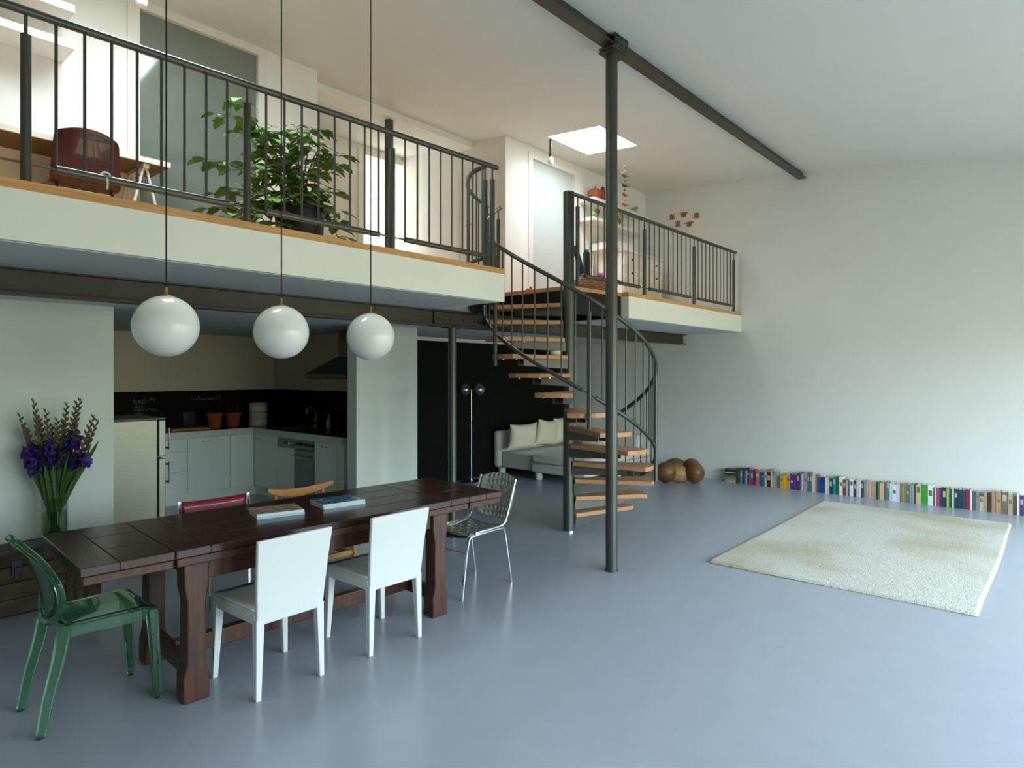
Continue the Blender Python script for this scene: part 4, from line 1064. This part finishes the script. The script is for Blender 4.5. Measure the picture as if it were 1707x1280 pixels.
# lying stack at the far end
ya, yb = atX(1208, 800, XSP).y, atX(1227, 800, XSP).y
hz = 0.
for colr, th, lb in (('B89C74', .030, 'thick beige book at the bottom of the lying stack by the book row'), ('A88E6A', .028, 'second tan book from the floor in the lying stack'),
                     ('6E7E5E', .026, 'grey green book in the middle of the lying stack'), ('3E6E46', .030, 'green book in the lying stack under the black one'),
                     ('23262A', .022, 'black book in the lying stack under the white one'), ('D8D8CE', .012, 'thin white book near the top of the lying stack'),
                     ('4A3226', .045, 'dark brown book on top of the lying stack')):
    w = abs(ya - yb) * (1 - .03 * rr.random())
    t = book(lb, 'book', (XSP + .003, ya - .0, hz + th / 2), (radians(90), 0, 0), th, .14, w, colr, 'lying stack at the end of the book row', True)
    hz += th + .0004

# ------------------------------------------------------------------ gallery, left part
t = thing('desk', 'long white topped trestle desk along the gallery wall under the shelves', 'desk', (.9, 5.4, ZT))
L = (.9, 5.4, ZT); DZ = 3.235
s = MB(); s.box((-1.2, 5.19, DZ - .04), (1.965, 5.59, DZ)); part(s, 'top', DESKU, t, off=L, smooth=False, bevel=.002)
s = MB(); s.box((-1.19, 5.20, DZ - .0425), (1.955, 5.58, DZ - .0402)); part(s, 'underside', DESKB, t, off=L, smooth=False)
for x in (-.6, 1.80):
    t2 = thing('trestle', 'white trestle under the desk end beside the frosted panel' if x > 0 else 'white trestle under the desk hidden towards the left end', 'trestle', (x, 5.38, ZT), 0, 'desk trestles')
    top = DZ - .044 - ZT
    s = MB(); s.box((-.02, -.17, top - .03), (.02, .18, top)); part(s, 'top_bar', PLASTICW, t2, smooth=False)
    for sx in (-1, 1):
        for y in (-.14, .15):
            s = MB(); s.tube([(sx * .012, y, top - .03), (sx * .16, y, .001)], .010, 8); part(s, 'leg', PLASTICW, t2)
    s = MB()
    for sx in (-1, 1): s.tube([(sx * .085, -.14, top * .5), (sx * .085, .15, top * .5)], .008, 8)
    for y in (-.14, .15): s.tube([(-.085, y, top * .5), (.085, y, top * .5)], .008, 8)
    part(s, 'brace', PLASTICW, t2)
t = thing('plywood_chair', 'red brown moulded plywood chair pushed under the gallery desk', 'chair', (1.40, 5.27, ZT), radians(-2))
def shell(u, v):
    x = 2 * u - 1
    pr = [(-.20, .775), (-.17, .69), (-.15, .58), (-.15, .48), (-.12, .405), (-.05, .395), (.10, .415), (.24, .42)]
    k = v * (len(pr) - 1); j = min(int(k), len(pr) - 2); f = k - j
    y = pr[j][0] + (pr[j + 1][0] - pr[j][0]) * f; z = pr[j][1] + (pr[j + 1][1] - pr[j][1]) * f
    w = .190 * (1 - .07 * max(0, 1 - v * 9) ** 2) + .022 * min(1, v * 2.2)
    back = max(0, 1 - v * 1.8)
    return (x * w, y + .035 * x * x * back - .02 * back * (1 - x * x), z - (.035 * x * x * max(0, 1 - v * 8)) + .012 * x * x * (1 - back))
s = MB(); s.grid(shell, 14, 24); part(s, 'shell', REDPLY, t, solid=.011, sub=1)
for sx in (-1, 1):
    s = MB(); s.tube(catmull([(sx * .17, .24, .012), (sx * .17, -.2, .012), (sx * .17, -.235, .03), (sx * .165, -.10, .37), (sx * .15, .10, .39)], 4), .011, 8); part(s, 'leg_frame', CHROME, t)
s = MB(); s.cyl((-.15, -.08, .375), (.15, -.08, .375), .010, seg=8); part(s, 'cross_bar', CHROME, t)
for z, lb in ((3.915, 'lower white wall shelf over the gallery desk'), (4.175, 'upper white wall shelf over the gallery desk')):
    o = MB(); o.box((-1.6, -.29, 0), (1.37, .0, .055)); o = part(o, 'wall_shelf', DESKU, smooth=False, bevel=.002); o.location = (0, 5.598, z); tag(o, lb, 'shelf', 'white shelves over the desk')
t = thing('file_box', 'tan cardboard file box with dark red end on the lower left shelf', 'box', (.93, 5.44, 3.971))
s = MB(); s.box((-.33, -.11, 0), (.0, .11, .21)); part(s, 'box', mat('tan_card', 'B39A78', .7, var=.05), t, smooth=False)
s = MB(); s.box((.0, -.11, 0), (.018, .11, .215)); part(s, 'red_end', plain('5E1620'), t, smooth=False)
s = MB(); s.box((-.22, -.1125, .05), (-.10, -.109, .13)); part(s, 'label', PAPER, t, smooth=False)
def bulb(label, x, y, zb, rod):
    t = thing('bare_bulb', label, 'lamp', (x, y, zb), 0, 'bare bulbs on the gallery ceiling')
    zc = zceil(x, y) - zb - .012
    s = MB(); s.lathe([(.004, -.002), (.03, .006), (.042, .035), (.040, .055), (.022, .085), (.018, .10)], 20); part(s, 'glass', OPAL, t)
    s = MB(); s.cyl((0, 0, .095), (0, 0, .14), .021, seg=14); s.cyl((0, 0, .14), (0, 0, zc), rod, seg=12); part(s, 'holder', BLKPL, t)
bulb('bare opal bulb on a black rod below the skylight by the pale frosted panel', 6.36, 4.9, 4.245, .017)
bulb('bare opal bulb hanging before the dark frosted panel above the red brown chair', 1.66, 4.9, 4.195, .012)

# potted plant
PX, PY = 2.62, 4.45
t = thing('potted_plant', 'large leafy green plant in a black pot behind the gallery balustrade', 'plant', (PX, PY, ZT))
s = MB(); s.lathe([(.01, 0), (.165, 0), (.185, .33), (.195, .335), (.195, .36), (.18, .36), (.175, .31), (.01, .31)], 28); part(s, 'pot', mat('black_pot', '1B1D1E', .35), t)
s = MB(); s.lathe([(.174, .312), (.01, .322)], 20); part(s, 'soil', mat('soil', '2A1E14', .95), t)
rr = random.Random(17); st_ = MB(); lf = MB()
def leaf(s, c, d, up, r):
    d = Vector(d).normalized(); sd = d.cross(Vector(up)).normalized(); n = sd.cross(d).normalized()
    out = [(0, 0, 0), (.18, .42, .05), (.55, .58, .08), (.72, .36, .03), (1.02, .30, -.02), (1.3, 0, -.16)]
    mid = [(0, 0, 0), (.35, 0, -.05), (.8, 0, -.05), (1.3, 0, -.16)]
    C = Vector(c)
    P_ = lambda a, b, h, sg: C + d * a * r + sd * b * r * sg + n * h * r
    mv = [s.bm.verts.new(P_(a, 0, h, 1)) for a, _, h in mid]
    for sg in (-1, 1):
        ov = [s.bm.verts.new(P_(a, b, h, sg)) for a, b, h in out[1:5]]
        s.bm.faces.new((mv[0], ov[0], mv[1])); s.bm.faces.new((mv[1], ov[0], ov[1])); s.bm.faces.new((mv[1], ov[1], ov[2], mv[2])); s.bm.faces.new((mv[2], ov[2], ov[3])); s.bm.faces.new((mv[2], ov[3], mv[3]))
# main stems aimed to where the crown reaches: right axis, towards/away, height
rx = lambda a, b, z: Vector((RT[0] * a + FW[0] * b, RT[1] * a + FW[1] * b, z))
TIPS = [(-.50, .0, 1.08), (-.42, .1, .98), (-.36, -.06, 1.16), (-.22, .05, .98), (-.30, .15, .85), (-.1, -.08, .92), (.0, .1, 1.02), (.06, -.05, .90), (.14, .05, 1.0),
        (.22, -.02, .86), (.30, .08, .80), (.10, .12, .74), (-.55, -.05, .72), (-.55, .08, .5), (-.60, .0, .36), (.30, -.04, .48), (.34, .05, .30), (-.2, -.15, .62), (.05, -.16, .60), (-.35, -.12, .48), (-.40, -.14, .26), (-.2, -.2, .34), (.0, -.2, .36), (.2, -.15, .42), (.37, -.05, .10), (-.52, -.1, .18), (-.1, -.22, .2), (-.28, -.2, .12)]
for (a, b, z) in TIPS:
    b0 = Vector((.09 * (rr.random() - .5), .09 * (rr.random() - .5), .26)); tp = rx(a - .05, b, z)
    mid = b0.lerp(tp, .5) + Vector((0, 0, .10)) 
    if z < .3: mid.z = max(mid.z, .40)
    cv = catmull([b0, mid, tp], 6); st_.tube(cv, [.0075 - .0045 * k / (len(cv) - 1) for k in range(len(cv))], 6)
    for k in range(4, len(cv)):
        for _ in range((1 + (rr.random() < .3)) if k < len(cv) - 1 else 4):
            an = rr.random() * 2 * pi; dd = Vector((cos(an), sin(an), .25 * rr.random() - .1)); L_ = .035 + .07 * rr.random()
            p = cv[k] + dd * L_; st_.tube([cv[k], p], .0022, 4)
            leaf(lf, p, dd + Vector((0, 0, -.25 - .35 * rr.random())), (0, 0, 1), .062 + .050 * rr.random())
part(st_, 'stems', mat('stem_green_brown', '5A5230', .7), t); part(lf, 'foliage', LEAF, t, angle=60)
s = MB(); p = rx(.06, -.12, .66); s.lathe([(.004, 0), (.012, .012), (.016, .04), (.028, .052)], 10, c=p); part(s, 'violet_flower', plain('A896C8'), t)

# ------------------------------------------------------------------ gallery, right part
t = thing('dresser', 'white chest of drawers with dark knobs on the gallery by the right wall', 'dresser', (8.50, 5.0, ZT))
s = MB(); s.box((-.60, -.20, .06), (.60, .265, .85)); part(s, 'body', DESKU, t, smooth=False, bevel=.004)
s = MB(); s.box((-.63, -.225, .85), (.63, .27, .885)); part(s, 'top', DESKU, t, smooth=False, bevel=.004)
s = MB(); s.box((-.60, -.19, 0), (.60, .26, .06)); part(s, 'plinth', DESKU, t, smooth=False)
for i in range(4):
    z0 = .075 + i * .195
    s = MB(); s.box((-.57, -.215, z0), (.57, -.2, z0 + .18)); d = part(s, 'drawer', DESKU, t, smooth=False, bevel=.003)
    for x in (-.36, .36):
        s = MB(); s.sphere((x, -.228, z0 + .09), .015, 12, 8); part(s, 'knob', BLKPL, d)
t = thing('changing_tray', 'white tray box standing on the left of the gallery dresser', 'tray', (8.05, 5.02, ZT + .886))
s = MB()
for a, b in (((-.28, -.2, 0), (.25, .22, .012)), ((-.28, -.2, .012), (-.265, .22, .10)), ((.235, -.2, .012), (.25, .22, .10)), ((-.265, -.2, .012), (.235, -.185, .10)), ((-.265, .205, .012), (.235, .22, .10))): s.box(a, b)
part(s, 'tray', DESKU, t, smooth=False); s = MB(); s.box((-.262, -.183, .014), (.232, .203, .03)); part(s, 'pad', CUSHF, t, smooth=False, bevel=.006)
for x0, x1, z, lb in ((7.52, 9.08, 4.06, 'upper white shelf on the gallery wall with the orange pumpkin'), (7.50, 9.0, 3.78, 'lower white shelf on the gallery wall with the green toys')):
    s = MB(); s.box((0, -.26, 0), (x1 - x0, 0, .05)); o = part(s, 'wall_shelf', DESKU, smooth=False, bevel=.002); o.location = (x0, 5.278, z); tag(o, lb, 'shelf', 'white shelves over the dresser')
t = thing('orange_pumpkin', 'orange ribbed pumpkin at the left end of the upper gallery shelf', 'pumpkin', (7.70, 5.13, 4.111))
s = MB(); R = []
for i in range(13):
    a = -pi / 2 + pi * i / 12
    R.append([Vector(((max(cos(a), .02) * (.10 + .012 * abs(cos(4 * 2 * pi * k / 32)))) * cos(2 * pi * k / 32), (max(cos(a), .02) * (.10 + .012 * abs(cos(4 * 2 * pi * k / 32)))) * sin(2 * pi * k / 32), .085 + .085 * sin(a))) for k in range(32)])
s.loops(R); part(s, 'body', mat('pumpkin_orange', '8E4420', .55, col2='A05A30', scale=12), t)
s = MB(); s.tube([(0, 0, .165), (.01, 0, .19), (.025, 0, .2)], [.012, .008, .009], 8); part(s, 'stem', BUD, t)
t = thing('orange_gourd', 'smaller red orange gourd beside the pumpkin on the upper gallery shelf', 'gourd', (7.86, 5.10, 4.111))
s = MB(); s.lathe([(.005, .0), (.06, .02), (.075, .07), (.06, .12), (.035, .17), (.03, .21), (.005, .225)], 20); part(s, 'body', mat('gourd_red', '8A3A20', .5, col2='6E2C18', scale=10), t)
s = MB(); s.cyl((0, 0, .22), (.01, 0, .245), .008, .006, 8); part(s, 'stem', BUD, t)
def toy(label, loc, c1, c2, k):
    t = thing('toy_figure', label, 'toy', loc)
    s = MB(); s.sphere((0, 0, .05 * k), .055 * k, 16, 10, sc=(1.2, .8, .9)); part(s, 'body', plain(c1), t)
    s = MB(); s.sphere((.06 * k, -.02, .105 * k), .04 * k, 14, 10); part(s, 'head', plain(c2), t)
    s = MB()
    for sx in (-.04, .04): s.sphere((sx * k, -.03 * k, .016 * k), .022 * k, 10, 8)
    part(s, 'feet', plain(c2), t)
toy('bright green toy with brown head on the left of the lower gallery shelf', (7.62, 5.10, 3.831), '6EA83C', '6A3A2A', 1.0)
toy('dark green and yellow toy in the middle of the lower gallery shelf', (8.24, 5.10, 3.831), '2F6A4E', 'C8A840', 1.3)
toy('small grey toy bird near the right of the upper gallery shelf', (8.70, 5.08, 4.111), '8A8E8E', '9AA0A0', .8)
toy('small yellow toy duck on the landing edge of the spiral stair', (P[0] + .14, P[1] + .66, ZT + .001), 'D8A428', 'C87A20', .45)
# mobile of birds
MX, MY = 7.3, 4.4
t = thing('bird_mobile', 'hanging string mobile of small birds and beads before the gallery shelves', 'mobile', (MX, MY, 3.78))
s = MB(); s.cyl((0, 0, 0), (0, 0, zceil(MX, MY) - 3.78 - .012), .0015, seg=5); part(s, 'string', plain('C08A70'), t)
for i, (z, cc) in enumerate(((.06, 'A0602E'), (.19, '6E4A3A'), (.31, '3A3A34'), (.44, '6A5A40'))):
    s = MB(); s.sphere((0, 0, z), .03, 12, 8, sc=(1.6, .7, .7)); s.sphere((-.045, 0, z + .018), .016, 10, 6)
    s.loops([[(.04, -.012, z), (.04, .012, z), (.095, .016, z + .01), (.095, -.016, z + .01)], [(.04, -.012, z + .006), (.04, .012, z + .006), (.095, .016, z + .014), (.095, -.016, z + .014)]])
    part(s, 'bird', plain(cc), t)
for z, cc in ((.12, 'B04A2A'), (.25, '3A2A20'), (.375, '8A2A1A'), (.50, 'C06A5A'), (.56, 'B8583A')):
    s = MB(); s.sphere((0, 0, z), .013, 10, 8); part(s, 'bead', plain(cc), t)
# flying birds on the right wall
UP = [(-.115, .02), (-.05, -.004), (-.03, .0), (-.045, .09), (-.02, .07), (.0, .105), (.018, .05), (.055, .095), (.04, .0), (.085, -.006), (.03, -.022), (-.03, -.018), (-.06, -.012)]
DN = [(-.13, .0), (-.05, .006), (.0, .02), (.07, .008), (.10, -.006), (.05, -.018), (.045, -.085), (.02, -.06), (.0, -.09), (-.02, -.06), (-.04, -.08), (-.04, -.012), (-.07, -.006)]
YZ = Matrix(((0, 0, 1, 0), (-1, 0, 0, 0), (0, 1, 0, 0), (0, 0, 0, 1)))
for i, (u, v, sh, lb) in enumerate(((1119.5, 364.5, UP, 'leftmost rust coloured wall bird, wings raised'), (1139.5, 355, DN, 'upper middle rust coloured wall bird, wings lowered'), (1160.5, 362, UP, 'rightmost rust coloured wall bird, wings raised'),
                                    (1129.5, 376, UP, 'lower left rust coloured wall bird, wings raised'), (1148.5, 371, DN, 'lower right rust coloured wall bird, wings lowered'))):
    q = atX(u, v, XW - .008); s = MB(); s.prism([(a * .85, b * .8) for a, b in sh], -.003, .003, YZ)
    o = part(s, 'wall_bird', BIRDC, smooth=False); o.location = q; tag(o, lb, 'wall decoration', 'flying birds on the right wall')
# basket with rolled things
BX, BY = 6.25, 4.17
t = thing('wicker_basket', 'low wicker basket on the landing behind the balustrade', 'basket', (BX, BY, ZT + .001))
s = MB()
for i in range(9):
    r = .19 + .012 * i; z = .012 + i * .019
    s.tube([((r + .004 * ((k % 2) * 2 - 1)) * cos(2 * pi * k / 36), (r + .004 * ((k % 2) * 2 - 1)) * sin(2 * pi * k / 36), z) for k in range(36)], .0095, 5, closed=True)
part(s, 'weave', WICK, t)
s = MB(); s.lathe([(.005, .002), (.19, .002), (.19, .012), (.005, .012)], 28); part(s, 'bottom', WICK, t)
def roll(name, label, cat, a, b, r, c, capc=None):
    t = thing(name, label, cat, (BX, BY, ZT + .015))
    s = MB(); s.cyl(a, b, r, seg=16); part(s, 'body', plain(c), t)
    d = (Vector(b) - Vector(a)).normalized()
    s = MB(); s.cyl(b, Vector(b) + d * .03, r * .8, seg=16); part(s, 'cap', plain(capc or c), t)
roll('rolled_mat', 'dark navy roll standing in the wicker basket', 'roll', (-.04, .06, 0), (-.16, .16, .54), .035, '2A3450')
roll('bottle', 'pink bottle standing in the wicker basket', 'bottle', (.02, -.06, 0), (.015, -.07, .22), .038, 'D84A78', 'E87A9A')
roll('paper_roll', 'white paper roll in the wicker basket', 'roll', (.08, .03, 0), (.11, .06, .36), .03, 'DAD4CC')
roll('paper_roll', 'pale pink paper roll leaning left in the wicker basket', 'roll', (-.12, -.02, 0), (-.19, .03, .20), .028, 'CFA8A0')
roll('tube', 'black tube with blue cap standing in the wicker basket', 'tube', (.03, .12, 0), (.05, .15, .52), .04, '22242A', '2E86B4')
# light switch
q = atY(582.5, 361, 7.3); s = MB(); s.box((-.05, -.012, -.08), (.05, 0, .08)); o = part(s, 'light_switch', PLASTICW, smooth=False, bevel=.003); o.location = (q.x, 7.299, q.z); tag(o, 'white switch plate on the gallery recess wall left of the white door', 'switch')

# ------------------------------------------------------------------ light and camera
w = DATA.worlds.new('sky'); SC.world = w; w.use_nodes = True
nt = w.node_tree; bg = nt.nodes['Background']
tc = nt.nodes.new('ShaderNodeTexCoord'); sp = nt.nodes.new('ShaderNodeSeparateXYZ'); rp = nt.nodes.new('ShaderNodeValToRGB')
mr = nt.nodes.new('ShaderNodeMapRange'); mr.inputs['From Min'].default_value = -1; mr.inputs['From Max'].default_value = 1
nt.links.new(tc.outputs['Generated'], sp.inputs[0]); nt.links.new(sp.outputs['Z'], mr.inputs['Value']); nt.links.new(mr.outputs['Result'], rp.inputs['Fac'])
SKYC = [(0.0, (.16, .155, .11)), (.46, (.24, .235, .165)), (.51, (.26, .30, .23)), (.58, (.62, .78, .90)), (1.0, (.72, .91, 1.12))]   # garden below, trees at the horizon, pale sky above
el = rp.color_ramp.elements
el[0].position, el[0].color = SKYC[0][0], SKYC[0][1] + (1,); el[1].position, el[1].color = SKYC[-1][0], SKYC[-1][1] + (1,)
for q, c in SKYC[1:-1]:
    e = el.new(q); e.color = c + (1,)
nt.links.new(rp.outputs['Color'], bg.inputs['Color']); bg.inputs['Strength'].default_value = 16
def area(name, loc, rot, sx, sy, power, colr):
    l = DATA.lights.new(name, 'AREA'); l.shape = 'RECTANGLE'; l.size = sx; l.size_y = sy; l.energy = power; l.color = colr
    o = DATA.objects.new(name, l); COL.objects.link(o); o.location = loc; o.rotation_euler = rot
    return o
for a, b in WIN:
    o = area('window_daylight', ((a + b) / 2, YN - .13, 1.27), (radians(90), 0, 0), b - a, 2.4, 1, (1, 1, 1))
    o.data.cycles.is_portal = True
for i, (a, b, c, d) in enumerate(SKY):
    area('skylight_daylight', ((a + b) / 2, (c + d) / 2, 4.83), (0, 0, 0), b - a - .06, d - c - .06, 24 if i else 27, (1.0, .96, .90))
area('recess_skylight', (4.9, 6.7, 4.9), (0, 0, 0), 1.4, .8, 18, (1.0, .97, .93))
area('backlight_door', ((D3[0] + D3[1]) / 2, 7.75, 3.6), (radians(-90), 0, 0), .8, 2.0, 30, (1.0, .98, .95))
cam = DATA.cameras.new('camera'); co = DATA.objects.new('camera', cam); COL.objects.link(co)
cam.sensor_width = 36; cam.lens = FPX / 1707 * 36; cam.shift_y = (V0 - 640) / 1707; cam.clip_start = .05
co.location = (0, 0, EYE); co.rotation_euler = (radians(90), 0, AZ - pi / 2)
SC.camera = co
SC.view_settings.view_transform = 'Standard'; SC.view_settings.look = 'None'; SC.view_settings.gamma = 1; SC.view_settings.use_curve_mapping = False
SC.view_settings.exposure = 0.14
SC.cycles.use_denoising = True
SC.cycles.max_bounces = 10; SC.cycles.diffuse_bounces = 5; SC.cycles.glossy_bounces = 4; SC.cycles.transmission_bounces = 8; SC.cycles.transparent_max_bounces = 12
SC.cycles.sample_clamp_indirect = 6; SC.cycles.caustics_reflective = False; SC.cycles.caustics_refractive = False
